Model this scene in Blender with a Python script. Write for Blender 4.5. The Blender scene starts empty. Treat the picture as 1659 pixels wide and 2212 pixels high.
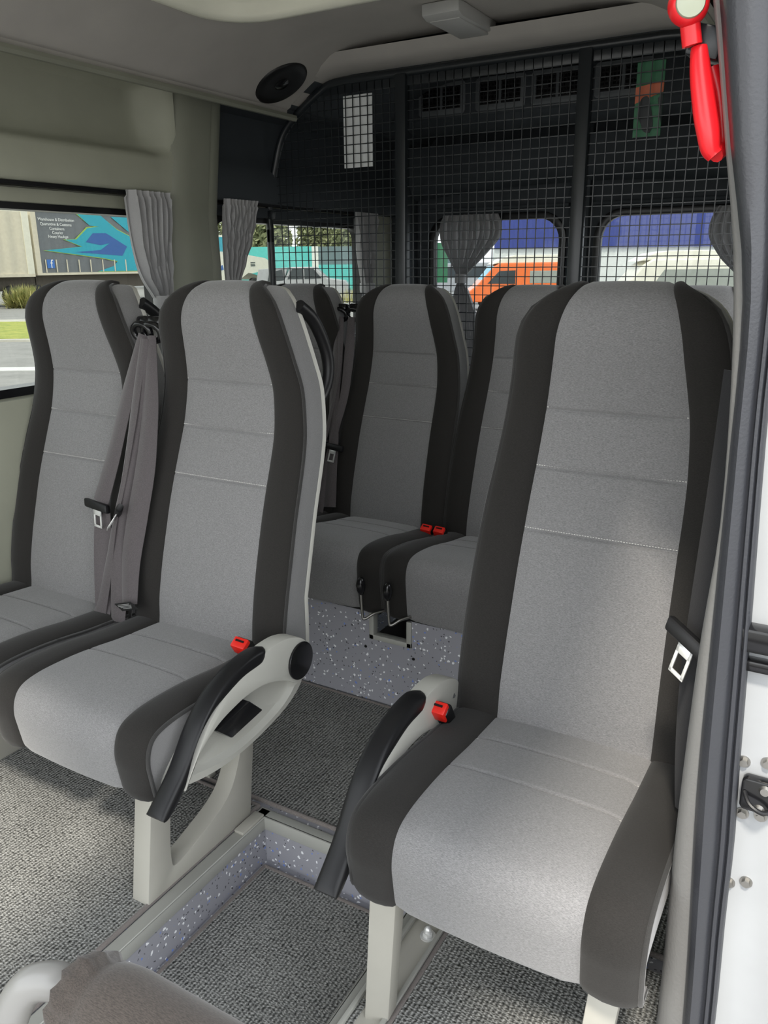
import bpy, bmesh, math, random
from math import sin, cos, pi, sqrt
from mathutils import Vector, Matrix
random.seed(7)
SC = bpy.context.scene
COL = SC.collection

# ------------------------------------------------------------------ helpers
def lerp(a, b, t): return a + (b - a) * t

def interp(tab, t):
    if t <= tab[0][0]: return tab[0][1]
    for (a, va), (b, vb) in zip(tab, tab[1:]):
        if t <= b: return lerp(va, vb, (t - a) / (b - a))
    return tab[-1][1]

def smooth_interp(tab, t):
    """Catmull-Rom through a table of (t, value)."""
    n = len(tab)
    if t <= tab[0][0]: return tab[0][1]
    if t >= tab[-1][0]: return tab[-1][1]
    for i in range(n - 1):
        if t <= tab[i + 1][0]: break
    t0, t1 = tab[i][0], tab[i + 1][0]
    v1, v2 = tab[i][1], tab[i + 1][1]
    m1 = (tab[i + 1][1] - tab[i - 1][1]) / (tab[i + 1][0] - tab[i - 1][0]) if i > 0 else (v2 - v1) / (t1 - t0)
    m2 = (tab[i + 2][1] - tab[i][1]) / (tab[i + 2][0] - tab[i][0]) if i + 2 < n else (v2 - v1) / (t1 - t0)
    h = t1 - t0; s = (t - t0) / h
    return (2*s**3 - 3*s**2 + 1)*v1 + (s**3 - 2*s**2 + s)*h*m1 + (-2*s**3 + 3*s**2)*v2 + (s**3 - s**2)*h*m2

def spline(pts, n=8, closed=False):
    """Catmull-Rom polyline through points of any dimension."""
    P = [Vector(p) for p in pts]; out = []
    N = len(P); segs = N if closed else N - 1
    for i in range(segs):
        if closed:
            a, b, c, d = P[(i-1) % N], P[i], P[(i+1) % N], P[(i+2) % N]
        else:
            a, b, c, d = P[max(i-1, 0)], P[i], P[i+1], P[min(i+2, N-1)]
        for k in range(n):
            t = k / n
            out.append(0.5*((2*b) + (-a + c)*t + (2*a - 5*b + 4*c - d)*t*t + (-a + 3*b - 3*c + d)*t**3))
    if not closed: out.append(P[-1].copy())
    return out

class MB:
    def __init__(self): self.v = []; self.f = []
    def add(self, v, f):
        o = len(self.v)
        self.v += [Vector(p) for p in v]; self.f += [tuple(i + o for i in q) for q in f]
        return self
    def box(self, x0, x1, y0, y1, z0, z1):
        v = [(x0,y0,z0),(x1,y0,z0),(x1,y1,z0),(x0,y1,z0),(x0,y0,z1),(x1,y0,z1),(x1,y1,z1),(x0,y1,z1)]
        return self.add(v, [(0,3,2,1),(4,5,6,7),(0,1,5,4),(1,2,6,5),(2,3,7,6),(3,0,4,7)])
    def obox(self, c, ax, ay, az, sx, sy, sz):
        c = Vector(c); ax, ay, az = (Vector(a).normalized() for a in (ax, ay, az)); v = []
        for k in (-1, 1):
            for (i, j) in ((-1,-1),(1,-1),(1,1),(-1,1)):
                v.append(c + ax*(i*sx/2) + ay*(j*sy/2) + az*(k*sz/2))
        return self.add(v, [(0,3,2,1),(4,5,6,7),(0,1,5,4),(1,2,6,5),(2,3,7,6),(3,0,4,7)])
    def grid(self, rows, closed_u=False, closed_v=False):
        R, K = len(rows), len(rows[0]); v = [p for r in rows for p in r]; f = []
        for i in range(R if closed_v else R - 1):
            for j in range(K if closed_u else K - 1):
                a = i*K + j; b = i*K + (j+1) % K; c = ((i+1) % R)*K + (j+1) % K; d = ((i+1) % R)*K + j
                f.append((a, b, c, d))
        return self.add(v, f)
    def tube(self, pts, r, n=10, caps=True, closed=False, squash=1.0, up=None):
        P = [Vector(p) for p in pts]; rows = []
        N = len(P); prev = None
        for i in range(N):
            a = P[(i-1) % N] if (closed or i > 0) else P[0]
            b = P[(i+1) % N] if (closed or i < N-1) else P[-1]
            t = (b - a).normalized()
            if prev is None:
                u = Vector(up) if up else (Vector((0,0,1)) if abs(t.z) < .9 else Vector((1,0,0)))
            else: u = prev
            u = (u - t*u.dot(t)).normalized(); prev = u; w = t.cross(u)
            rr = r[i] if isinstance(r, (list, tuple)) else r
            rows.append([P[i] + u*(rr*cos(2*pi*k/n)) + w*(rr*squash*sin(2*pi*k/n)) for k in range(n)])
        o = len(self.v); self.grid(rows, closed_u=True, closed_v=closed)
        if caps and not closed:
            self.f.append(tuple(o + k for k in range(n))[::-1]); self.f.append(tuple(o + (N-1)*n + k for k in range(n)))
        return self
    def prism(self, poly, axis, a, b):
        """poly: 2D outline in the plane normal to axis ('x': (y,z), 'y': (x,z), 'z': (x,y))."""
        def mk(p, t):
            return {'x': (t, p[0], p[1]), 'y': (p[0], t, p[1]), 'z': (p[0], p[1], t)}[axis]
        n = len(poly); v = [mk(p, a) for p in poly] + [mk(p, b) for p in poly]
        f = [tuple(range(n))[::-1], tuple(range(n, 2*n))] + [(i, (i+1) % n, n + (i+1) % n, n + i) for i in range(n)]
        return self.add(v, f)
    def frame(self, outer, inner, axis, a, b):
        """ring prism between two outlines with the same number of points."""
        def mk(p, t):
            return {'x': (t, p[0], p[1]), 'y': (p[0], t, p[1]), 'z': (p[0], p[1], t)}[axis]
        n = len(outer)
        v = [mk(p, a) for p in outer] + [mk(p, a) for p in inner] + [mk(p, b) for p in outer] + [mk(p, b) for p in inner]
        f = []
        for i in range(n):
            j = (i+1) % n
            f += [(i, j, n+j, n+i), (2*n+i, 3*n+i, 3*n+j, 2*n+j), (i, 2*n+i, 2*n+j, j), (n+i, n+j, 3*n+j, 3*n+i)]
        return self.add(v, f)
    def disc(self, c, axis, r, d, n=24, r2=None):
        """short cylinder from c along axis by d; r2: radius at the far end."""
        c = Vector(c); a = Vector(axis).normalized()
        u = a.orthogonal().normalized(); w = a.cross(u); r2 = r if r2 is None else r2
        v = [c + (u*cos(2*pi*k/n) + w*sin(2*pi*k/n))*r for k in range(n)] + [c + a*d + (u*cos(2*pi*k/n) + w*sin(2*pi*k/n))*r2 for k in range(n)]
        return self.add(v, [tuple(range(n))[::-1], tuple(range(n, 2*n))] + [(k, (k+1) % n, n + (k+1) % n, n + k) for k in range(n)])
    def lathe(self, prof, c, axis, n=20):
        c = Vector(c); a = Vector(axis).normalized(); u = a.orthogonal().normalized(); w = a.cross(u)
        rows = [[c + a*h + (u*cos(2*pi*k/n) + w*sin(2*pi*k/n))*max(r, 1e-5) for k in range(n)] for r, h in prof]
        return self.grid(rows, closed_u=True)
    def build(self, name, mat, parent=None, smooth=None, bevel=0, seg=2, origin=None):
        """link as ONE mesh object; vertices are given in the parent's frame, or in world space for top-level things."""
        o = Vector(origin) if origin is not None else Vector((0,0,0))
        me = bpy.data.meshes.new(name)
        me.from_pydata([tuple(p - o) for p in self.v], [], self.f); me.update()
        bm = bmesh.new(); bm.from_mesh(me)
        bmesh.ops.remove_doubles(bm, verts=bm.verts, dist=1e-6)
        bmesh.ops.recalc_face_normals(bm, faces=bm.faces)
        if bevel:
            es = [e for e in bm.edges if len(e.link_faces) == 2 and e.calc_face_angle(0) > .5]
            bmesh.ops.bevel(bm, geom=es, offset=bevel, segments=seg, profile=.5, affect='EDGES', clamp_overlap=True)
        bm.to_mesh(me); bm.free()
        me.materials.append(mat)
        ob = bpy.data.objects.new(name, me); COL.objects.link(ob)
        ob.location = o
        if parent: ob.parent = parent
        ang = 35 if smooth is None else smooth
        if ang:
            me.shade_smooth()
            try: me.set_sharp_from_angle(angle=math.radians(ang))
            except Exception: pass
        return ob

def tag(o, label, cat, group=None, kind=None):
    if label: o['label'] = label
    if cat: o['category'] = cat
    if group: o['group'] = group
    if kind: o['kind'] = kind
    return o

def thing(name, label, cat, loc=(0,0,0), group=None, rz=0):
    o = bpy.data.objects.new(name, None); COL.objects.link(o); o.empty_display_size = .05
    o.location = loc; o.rotation_euler = (0, 0, rz)
    return tag(o, label, cat, group)

def sub(pts, o): return [tuple(Vector(p) - Vector(o)) for p in pts]

def copy_tree(o, parent=None):
    c = o.copy(); COL.objects.link(c)
    if parent: c.parent = parent
    for ch in list(o.children): copy_tree(ch, c)
    return c

def round_rect(x0, x1, y0, y1, r, n=6):
    out = []
    for cx, cy, a in ((x1-r, y0+r, -90), (x1-r, y1-r, 0), (x0+r, y1-r, 90), (x0+r, y0+r, 180)):
        for k in range(n+1):
            t = math.radians(a + 90*k/n); out.append((cx + r*cos(t), cy + r*sin(t)))
    return out

# ------------------------------------------------------------------ materials
def nodes_of(name):
    m = bpy.data.materials.new(name); m.use_nodes = True
    nt = m.node_tree; b = nt.nodes['Principled BSDF']
    return m, nt, b

def N(nt, typ, **kw):
    n = nt.nodes.new(typ)
    for k, v in kw.items():
        if k in n.inputs: n.inputs[k].default_value = v
        else: setattr(n, k, v)
    return n

def ramp(nt, stops, interp='LINEAR'):
    r = nt.nodes.new('ShaderNodeValToRGB'); r.color_ramp.interpolation = interp
    e = r.color_ramp.elements
    while len(e) < len(stops): e.new(.5)
    for q, (p, c) in zip(e, stops):
        q.position = p; q.color = (*c, 1) if len(c) == 3 else c
    return r

def plain(name, c, rough=.5, metal=0, bump=0, bscale=400, spec=.5, var=.06, coat=0):
    m, nt, b = nodes_of(name)
    b.inputs['Roughness'].default_value = rough; b.inputs['Metallic'].default_value = metal
    b.inputs['Specular IOR Level'].default_value = spec
    if coat: b.inputs['Coat Weight'].default_value = coat
    tc = N(nt, 'ShaderNodeTexCoord')
    no = N(nt, 'ShaderNodeTexNoise', Scale=6.0, Detail=4.0); nt.links.new(tc.outputs['Object'], no.inputs['Vector'])
    r = ramp(nt, [(.3, tuple(x*(1-var) for x in c)), (.7, tuple(min(1, x*(1+var)) for x in c))])
    nt.links.new(no.outputs['Fac'], r.inputs['Fac']); nt.links.new(r.outputs['Color'], b.inputs['Base Color'])
    if bump:
        n2 = N(nt, 'ShaderNodeTexNoise', Scale=float(bscale), Detail=2.0); nt.links.new(tc.outputs['Object'], n2.inputs['Vector'])
        bp = N(nt, 'ShaderNodeBump', Strength=bump, Distance=.002); nt.links.new(n2.outputs['Fac'], bp.inputs['Height'])
        nt.links.new(bp.outputs['Normal'], b.inputs['Normal'])
    return m

def fabric(name, c, contrast=.35, rib=700., sheen=.3, rough=.9):
    """woven seat cloth: fine horizontal ribs, heathered along the weave"""
    m, nt, b = nodes_of(name)
    b.inputs['Roughness'].default_value = rough; b.inputs['Specular IOR Level'].default_value = .2
    b.inputs['Sheen Weight'].default_value = sheen; b.inputs['Sheen Roughness'].default_value = .5
    tc = N(nt, 'ShaderNodeTexCoord')
    mp = N(nt, 'ShaderNodeMapping'); mp.inputs['Scale'].default_value = (260, 1200, 1200)
    nt.links.new(tc.outputs['Object'], mp.inputs['Vector'])
    no = N(nt, 'ShaderNodeTexNoise', Scale=1.0, Detail=3.0, Roughness=.7); nt.links.new(mp.outputs['Vector'], no.inputs['Vector'])
    lo = tuple(x*(1-contrast) for x in c); hi = tuple(min(1, x*(1+contrast)) for x in c)
    r = ramp(nt, [(.34, lo), (.66, hi)])
    nt.links.new(no.outputs['Fac'], r.inputs['Fac']); nt.links.new(r.outputs['Color'], b.inputs['Base Color'])
    bp = N(nt, 'ShaderNodeBump', Strength=.25, Distance=.0008); nt.links.new(no.outputs['Fac'], bp.inputs['Height'])
    nt.links.new(bp.outputs['Normal'], b.inputs['Normal'])
    return m

def carpet(name, lo, hi):
    """ribbed loop pile: rows along the van, each row broken into loops"""
    m, nt, b = nodes_of(name)
    b.inputs['Roughness'].default_value = 1; b.inputs['Specular IOR Level'].default_value = .1
    tc = N(nt, 'ShaderNodeTexCoord')
    nz = N(nt, 'ShaderNodeTexNoise', Scale=55.0, Detail=2.0); nt.links.new(tc.outputs['Object'], nz.inputs['Vector'])
    mx = N(nt, 'ShaderNodeMix', data_type='RGBA'); mx.inputs[0].default_value = .006
    nt.links.new(tc.outputs['Object'], mx.inputs[6]); nt.links.new(nz.outputs['Color'], mx.inputs[7])
    wv = N(nt, 'ShaderNodeTexWave', Scale=36.0, Distortion=.6, Detail=2.0); wv.bands_direction = 'X'
    nt.links.new(mx.outputs[2], wv.inputs['Vector'])
    mp = N(nt, 'ShaderNodeMapping'); mp.inputs['Scale'].default_value = (150, 210, 150); nt.links.new(mx.outputs[2], mp.inputs['Vector'])
    vo = N(nt, 'ShaderNodeTexVoronoi', Scale=1.0); nt.links.new(mp.outputs['Vector'], vo.inputs['Vector'])
    n1 = N(nt, 'ShaderNodeTexNoise', Scale=420.0, Detail=3.0, Roughness=.75); nt.links.new(tc.outputs['Object'], n1.inputs['Vector'])
    n2 = N(nt, 'ShaderNodeTexNoise', Scale=7.0, Detail=4.0); nt.links.new(tc.outputs['Object'], n2.inputs['Vector'])
    def ma(x, k, y):
        q = N(nt, 'ShaderNodeMath', operation='MULTIPLY_ADD'); q.inputs[1].default_value = k
        nt.links.new(x, q.inputs[0])
        if isinstance(y, float): q.inputs[2].default_value = y
        else: nt.links.new(y, q.inputs[2])
        return q.outputs[0]
    h = ma(wv.outputs['Fac'], .38, ma(vo.outputs['Distance'], -.55, .42))
    c = ma(n1.outputs['Fac'], .9, ma(n2.outputs['Fac'], .22, ma(h, .75, -.28)))
    r = ramp(nt, [(.22, lo), (.55, tuple(x*.45 + y*.55 for x, y in zip(lo, hi))), (.85, hi)])
    nt.links.new(c, r.inputs['Fac']); nt.links.new(r.outputs['Color'], b.inputs['Base Color'])
    bp = N(nt, 'ShaderNodeBump', Strength=1.0, Distance=.006); nt.links.new(h, bp.inputs['Height'])
    nt.links.new(bp.outputs['Normal'], b.inputs['Normal'])
    return m

def speckled(name, base):
    """safety vinyl: grey with white, blue and dark flecks"""
    m, nt, b = nodes_of(name)
    b.inputs['Roughness'].default_value = .45
    tc = N(nt, 'ShaderNodeTexCoord')
    no = N(nt, 'ShaderNodeTexNoise', Scale=90.0, Detail=2.0); nt.links.new(tc.outputs['Object'], no.inputs['Vector'])
    mx = N(nt, 'ShaderNodeMix', data_type='RGBA'); mx.inputs[0].default_value = .012
    nt.links.new(tc.outputs['Object'], mx.inputs[6]); nt.links.new(no.outputs['Color'], mx.inputs[7])
    col = None
    for sc, thr, c, keep in ((75., .25, (.85, .86, .88), .48), (60., .17, (.16, .25, .62), .60), (85., .20, (.07, .07, .08), .48)):
        mp = N(nt, 'ShaderNodeMapping'); mp.inputs['Location'].default_value = (sc, sc*.3, 1.7*sc)
        nt.links.new(mx.outputs[2], mp.inputs['Vector'])
        vo = N(nt, 'ShaderNodeTexVoronoi', Scale=sc); nt.links.new(mp.outputs['Vector'], vo.inputs['Vector'])
        t1 = N(nt, 'ShaderNodeMath', operation='LESS_THAN'); t1.inputs[1].default_value = thr
        nt.links.new(vo.outputs['Distance'], t1.inputs[0])
        sp = N(nt, 'ShaderNodeSeparateColor'); nt.links.new(vo.outputs['Color'], sp.inputs['Color'])
        t2 = N(nt, 'ShaderNodeMath', operation='GREATER_THAN'); t2.inputs[1].default_value = keep
        nt.links.new(sp.outputs[0], t2.inputs[0])
        an = N(nt, 'ShaderNodeMath', operation='MULTIPLY'); nt.links.new(t1.outputs[0], an.inputs[0]); nt.links.new(t2.outputs[0], an.inputs[1])
        cm = N(nt, 'ShaderNodeMix', data_type='RGBA'); nt.links.new(an.outputs[0], cm.inputs[0])
        if col is None: cm.inputs[6].default_value = (*base, 1)
        else: nt.links.new(col, cm.inputs[6])
        cm.inputs[7].default_value = (*c, 1); col = cm.outputs[2]
    nt.links.new(col, b.inputs['Base Color'])
    return m

def glass(name, tint):
    m, nt, b = nodes_of(name); nt.nodes.remove(b)
    out = nt.nodes['Material Output']
    tr = N(nt, 'ShaderNodeBsdfTransparent'); tr.inputs[0].default_value = (*tint, 1)
    gl = N(nt, 'ShaderNodeBsdfGlossy'); gl.inputs['Roughness'].default_value = .02
    lw = N(nt, 'ShaderNodeLayerWeight', Blend=.5); pw = N(nt, 'ShaderNodeMath', operation='POWER'); pw.inputs[1].default_value = 5
    fr = N(nt, 'ShaderNodeMath', operation='MULTIPLY_ADD'); fr.inputs[1].default_value = .5; fr.inputs[2].default_value = .02
    nt.links.new(lw.outputs['Facing'], pw.inputs[0]); nt.links.new(pw.outputs[0], fr.inputs[0])
    mx = N(nt, 'ShaderNodeMixShader')
    nt.links.new(fr.outputs[0], mx.inputs[0]); nt.links.new(tr.outputs[0], mx.inputs[1]); nt.links.new(gl.outputs[0], mx.inputs[2])
    nt.links.new(mx.outputs[0], out.inputs['Surface'])
    return m

def cloth(name, c):
    m = fabric(name, c, .10, sheen=.4, rough=.55); nt = m.node_tree; b = nt.nodes['Principled BSDF']; out = nt.nodes['Material Output']
    tl = N(nt, 'ShaderNodeBsdfTranslucent'); tl.inputs[0].default_value = (*c, 1); mx = N(nt, 'ShaderNodeMixShader'); mx.inputs[0].default_value = .14
    nt.links.new(b.outputs[0], mx.inputs[1]); nt.links.new(tl.outputs[0], mx.inputs[2]); nt.links.new(mx.outputs[0], out.inputs['Surface'])
    return m

def asphalt(name, c):
    m, nt, b = nodes_of(name); b.inputs['Roughness'].default_value = .9
    tc = N(nt, 'ShaderNodeTexCoord'); no = N(nt, 'ShaderNodeTexNoise', Scale=1.5, Detail=8.0, Roughness=.7)
    nt.links.new(tc.outputs['Object'], no.inputs['Vector'])
    r = ramp(nt, [(.3, tuple(x*.8 for x in c)), (.7, tuple(x*1.2 for x in c))])
    nt.links.new(no.outputs['Fac'], r.inputs['Fac']); nt.links.new(r.outputs['Color'], b.inputs['Base Color'])
    return m

def leafy(name, lo, hi, scale=3.0):
    m, nt, b = nodes_of(name); b.inputs['Roughness'].default_value = .8
    tc = N(nt, 'ShaderNodeTexCoord'); no = N(nt, 'ShaderNodeTexNoise', Scale=scale, Detail=8.0, Roughness=.75)
    nt.links.new(tc.outputs['Object'], no.inputs['Vector'])
    r = ramp(nt, [(.35, lo), (.65, hi)]); nt.links.new(no.outputs['Fac'], r.inputs['Fac'])
    nt.links.new(r.outputs['Color'], b.inputs['Base Color'])
    return m

M = dict(
    grey=fabric('grey seat cloth', (.196, .193, .194), .30),
    dark=fabric('charcoal seat cloth', (.0205, .019, .0175), .22, sheen=.12),
    pipe=fabric('charcoal piping', (.030, .029, .028), .2),
    stitch=plain('pale stitching', (.62, .61, .58), .9),
    bweb=fabric('black seat belt webbing', (.016, .016, .018), .25, sheen=.2, rough=.6),
    web=fabric('seat belt webbing', (.085, .074, .077), .3, sheen=.35, rough=.6),
    shell=plain('pale grey plastic', (.46, .455, .415), .45, bump=.05, bscale=900),
    leg=plain('pale grey powder coat', (.38, .367, .325), .45),
    black=plain('black plastic', (.010, .010, .011), .36, bump=.08, bscale=1500, spec=.3),
    gloss=plain('glossy black plastic', (.008, .008, .009), .18),
    rubber=plain('black rubber', (.022, .022, .024), .55, bump=.1, bscale=300),
    chrome=plain('chromed steel', (.66, .66, .65), .28, metal=.45),
    steel=plain('dull steel', (.35, .34, .32), .4, metal=1),
    red=plain('red plastic', (.75, .02, .012), .35),
    hred=plain('red rescue hammer plastic', (.80, .012, .02), .3),
    white=plain('white disc plastic', (.42, .45, .34), .3),
    wall=plain('warm grey trim plastic', (.34, .345, .275), .6, bump=.12, bscale=500),
    pillar=plain('olive grey pillar trim', (.225, .23, .185), .5, bump=.12, bscale=500),
    lining=plain('cargo lining with rear dimness', (.040, .047, .054), .75),  # guessed dark lining; the dimness of the rear is also put into this colour
    head=plain('grey headliner', (.40, .38, .355), .85, bump=.15, bscale=700),
    lamp=plain('grey lamp plastic', (.42, .42, .41), .5),
    hatch=plain('cream hatch moulding', (.90, .89, .76), .45),
    bar=plain('black powder coat', (.014, .017, .020), .32),
    curtain=cloth('silver grey curtain satin', (.42, .415, .42)),
    carpet=carpet('ribbed grey carpet', (.038, .040, .039), (.43, .43, .41)),
    bind=fabric('carpet binding', (.17, .15, .14), .35),
    vinyl=speckled('speckled safety vinyl', (.30, .30, .33)),
    nose=plain('grey step nosing', (.36, .36, .33), .4),
    jamb=plain('white body paint', (.36, .37, .38), .25, coat=.4),
    trimr=plain('grey door pillar vinyl', (.18, .178, .173), .55, bump=.25, bscale=220),
    seal=plain('grey black door seal', (.035, .037, .044), .38, bump=.2, bscale=260),
    vent=plain('grey vent plastic', (.13, .14, .15), .5),
    glass=glass('tinted window glass', (.64, .655, .64)), rglass=glass('tinted rear window glass', (.62, .64, .65)),
    frit=plain('black window border', (.006, .006, .007), .3),
    sheet=plain('white plastic sheet', (.72, .74, .74), .5),
    grab=plain('grey enamelled tube', (.27, .263, .25), .3),
    sleeve=fabric('brown grey padded sleeve', (.074, .061, .052), .35, rib=400),
    tag=plain('black woven label', (.02, .02, .02), .8), ink=plain('pale print', (.45, .45, .44), .8),
    asphalt=asphalt('asphalt', (.27, .265, .25)), lane=plain('white road paint', (.62, .62, .60), .8),
    concrete=asphalt('pale concrete', (.50, .48, .42)), grass=leafy('sunlit grass', (.20, .26, .035), (.42, .42, .08), 2.0),
    bush=leafy('bush leaves', (.12, .18, .04), (.60, .52, .22), 5.0), tree=leafy('eucalypt leaves', (.06, .085, .035), (.34, .35, .18), 1.6),
    bark=plain('tree bark', (.16, .13, .10), .9),
    cream=plain('cream curtain side', (.66, .60, .47), .6), slate=plain('slate curtain side', (.155, .165, .175), .55),
    teal=plain('teal print', (.03, .36, .46), .6), lime=plain('lime print', (.32, .50, .10), .6), navy=plain('deep blue print', (.04, .12, .36), .6),
    cabw=plain('cream white truck paint', (.78, .75, .62), .35), tyre=plain('tyre rubber', (.025, .024, .023), .8), dirt=plain('road dirty steel', (.10, .085, .07), .8),
    logo=plain('blue badge', (.05, .17, .50), .5), paper=plain('white lettering', (.82, .82, .80), .6),
    orange=plain('orange van paint', (.85, .17, .03), .3, coat=.4), popw=plain('cream white fibreglass', (.78, .75, .60), .35), ltblue=plain('light blue decal', (.22, .50, .62), .4),
    vwin=plain('dark vehicle glass', (.035, .045, .05), .12), vwing=plain('grey curtained vehicle glass', (.30, .32, .27), .25),
    fence=plain('turquoise wall panel', (.10, .50, .46), .6), fencew=plain('white wall panel', (.70, .72, .66), .6), fenceg=plain('slate wall panel', (.13, .19, .20), .6),
    navyw=plain('navy blue cladding', (.035, .055, .24), .45), green=plain('green print', (.02, .14, .06), .5), rust=plain('orange band print', (.52, .12, .05), .5),
    dkprint=plain('dark print', (.006, .01, .012), .5),
)

# ------------------------------------------------------------------ passenger seats
BK = [  # z, y, half width, half width of the grey panel
    (.425, .388, .222, .141), (.479, .402, .224, .141), (.53, .408, .225, .141), (.58, .418, .225, .140), (.63, .430, .225, .139), (.69, .447, .224, .138),
    (.76, .468, .222, .137), (.822, .490, .220, .136), (.88, .512, .217, .135), (.931, .530, .212, .133), (.985, .541, .205, .129),
    (1.035, .545, .198, .124), (1.09, .536, .188, .116), (1.135, .525, .181, .109), (1.17, .518, .174, .104), (1.20, .518, .163, .097), (1.225, .526, .146, .089),
    (1.242, .540, .124, .081), (1.252, .560, .103, .076), (1.256, .585, .090, .074), (1.252, .612, .086, .074)]
ST_B = (.822, .931, 1.035)
DEPTH = .082

def back_rows():
    """resample the profile along arc length, denser near the stitched grooves"""
    P = [Vector(p) for p in BK]; s = [0]
    for a, b in zip(P, P[1:]): s.append(s[-1] + sqrt((a[0]-b[0])**2 + (a[1]-b[1])**2))
    Q = spline([p for p in BK], 8) if False else None
    tabs = [[(s[i], BK[i][k]) for i in range(len(BK))] for k in range(4)]
    sst = [interp([(BK[i][0], s[i]) for i in range(12)], z) for z in ST_B]
    ts = [s[-1]*i/70 for i in range(71)]
    for c in sst:
        ts = [t for t in ts if abs(t - c) > .011] + [c - .009, c - .006, c - .003, c - .0015, c, c + .0015, c + .003, c + .006, c + .009]
    ts.sort()
    return [(tuple(smooth_interp(tb, t) for tb in tabs), t, min(abs(t - c) for c in sst), t/s[-1]) for t in ts], sst

def mk_back(dz):
    rows, sst = back_rows(); H = rows[-1][1]
    ins, bol, side, cor, bq, stitches = [], ([], []), ([], []), ([], []), [], []
    nins = 14
    for (z, y, hw, gw), t, ds, u in rows:
        top = min(1, max(0, (t - H*.83)/(H*.10)))
        bl = 1 - top
        pil = .004*min(1, ds/.03)*(1 if sst[0] - .05 < t < sst[-1] + .12 else .6)
        gro = .0042*math.exp(-(ds/.0032)**2)
        # outward normal in the y/z plane: forward on the face, up over the top roll
        i = rows.index(((z, y, hw, gw), t, ds, u)); a = rows[max(0, i-1)][0]; b = rows[min(len(rows)-1, i+1)][0]
        tz, ty = b[0]-a[0], b[1]-a[1]; L = sqrt(tz*tz+ty*ty) or 1; nz, ny = ty/L, -tz/L
        r = []
        for k in range(nins+1):
            q = -1 + 2*k/nins; o = pil*(1 - q*q)*.9 - gro*(1 if abs(q) < .98 else .3) - .0035*math.exp(-((1-abs(q))/.04)**2)
            r.append((q*gw, y + ny*o, z + nz*o + dz))
        ins.append(r)
        for sd in (0, 1):
            sg = (-1, 1)[sd]; r = []
            for q, o in ((0, -.0035), (.06, .001), (.2, .004), (.42, .007), (.62, .0065), (.8, .003), (.9, -.001), (.96, -.005), (1, -.009)):
                o2 = o*bl + (o if o < 0 else o*.3)*top
                r.append((sg*lerp(gw, hw, q), y + ny*o2, z + nz*o2 + dz))
            bol[sd].append(r); e = Vector(r[-1]); cor[sd].append(e)
            yb = min(max(y + DEPTH, .50), .635)
            side[sd].append([e, Vector((sg*(hw+.003), lerp(e.y, yb, .35), e.z)), Vector((sg*(hw+.002), lerp(e.y, yb, .75), e.z - .001)), Vector((sg*(hw-.002), yb, e.z - .003))])
        bq.append(None)
    return ins, bol, side, cor, rows, sst

def mk_shell(side):
    """thin pale plastic back: a lip around the edge and a gently bowed rear face"""
    m = MB(); rows = []
    for L, R in zip(*side):
        l, r = L[-1], R[-1]; w = (r.x - l.x)/2
        row = [Vector((l.x - .0015, l.y - .004, l.z)), Vector((l.x - .0045, l.y, l.z)), Vector((l.x - .0045, l.y + .006, l.z))]
        for k in range(1, 8):
            q = -1 + k/4; row.append(Vector((q*w*.98, l.y + .012 + .022*(1 - q**4), l.z)))
        row += [Vector((r.x + .0045, r.y + .006, r.z)), Vector((r.x + .0045, r.y, r.z)), Vector((r.x + .0015, r.y - .004, r.z))]
        rows.append(row)
    m.grid(rows); return m

def rows_cushion(crest, bottom, tilt):
    base = [(.43, .470), (.40, .474), (.34, .479), (.28, .484), (.22, .492), (.16, .498), (.10, .500), (.06, .498), (.03, .491), (.012, .477), (.002, .455), (-.001, .43), (.002, .405), (.006, .378), (.010, .357), (.018, .347), (.05, .344)]
    out = []
    for y, z in base:
        zz = .43 + (z - .43)*1.0 if z > .43 else lerp(bottom, .43, (z - .345)/(.43 - .345))
        f = max(0, min(1, (z - .345)/(.43-.345)))
        out.append((y, zz + (crest + tilt*(1 - y/.43))*f))
    return out

def mk_cushion(prof, hw=.222, gw=.143, stitch=(.316, .20)):
    P = spline(prof, 5)
    extra = []
    for a, b in zip(P, P[1:]):
        extra.append(a)
        for s in stitch:
            for d in (.009, .005, .0025, 0, -.0025, -.005, -.009):
                yy = s + d
                if b[0] < yy < a[0] and a[1] > .42: extra.append(a.lerp(b, (a[0]-yy)/(a[0]-b[0])))
    extra.append(P[-1]); P = sorted(extra[:len(extra)], key=lambda p: 0) if False else extra
    ins, bol, cor = [], ([], []), ([], [])
    for i, p in enumerate(P):
        a, b = P[max(0, i-1)], P[min(len(P)-1, i+1)]
        if (b-a).length < 1e-7: continue
        t = (b-a).normalized(); ny, nz = t[1], -t[0]
        if p[1] < .40 and p[0] > .03: pass
        topside = p[1] > .44
        ds = min(abs(p[0]-s) for s in stitch) if topside else 1
        gro = .0042*math.exp(-(ds/.0032)**2)
        r = []
        for k in range(13):
            q = -1 + k/6; o = .004*(1-q*q) - gro*(1 if abs(q) < .98 else .3) - .0035*math.exp(-((1-abs(q))/.04)**2)
            r.append((q*gw, p[0] + ny*o, p[1] + nz*o))
        ins.append(r)
        for sd in (0, 1):
            sg = (-1, 1)[sd]; r = []
            for q, o in ((0, -.0035), (.06, .001), (.2, .004), (.42, .006), (.62, .005), (.8, .002), (.9, -.002), (.96, -.005), (1, -.009)):
                r.append((sg*lerp(gw, hw, q), p[0] + ny*o, p[1] + nz*o))
            bol[sd].append(r); cor[sd].append(Vector(r[-1]))
    return ins, bol, cor

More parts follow.
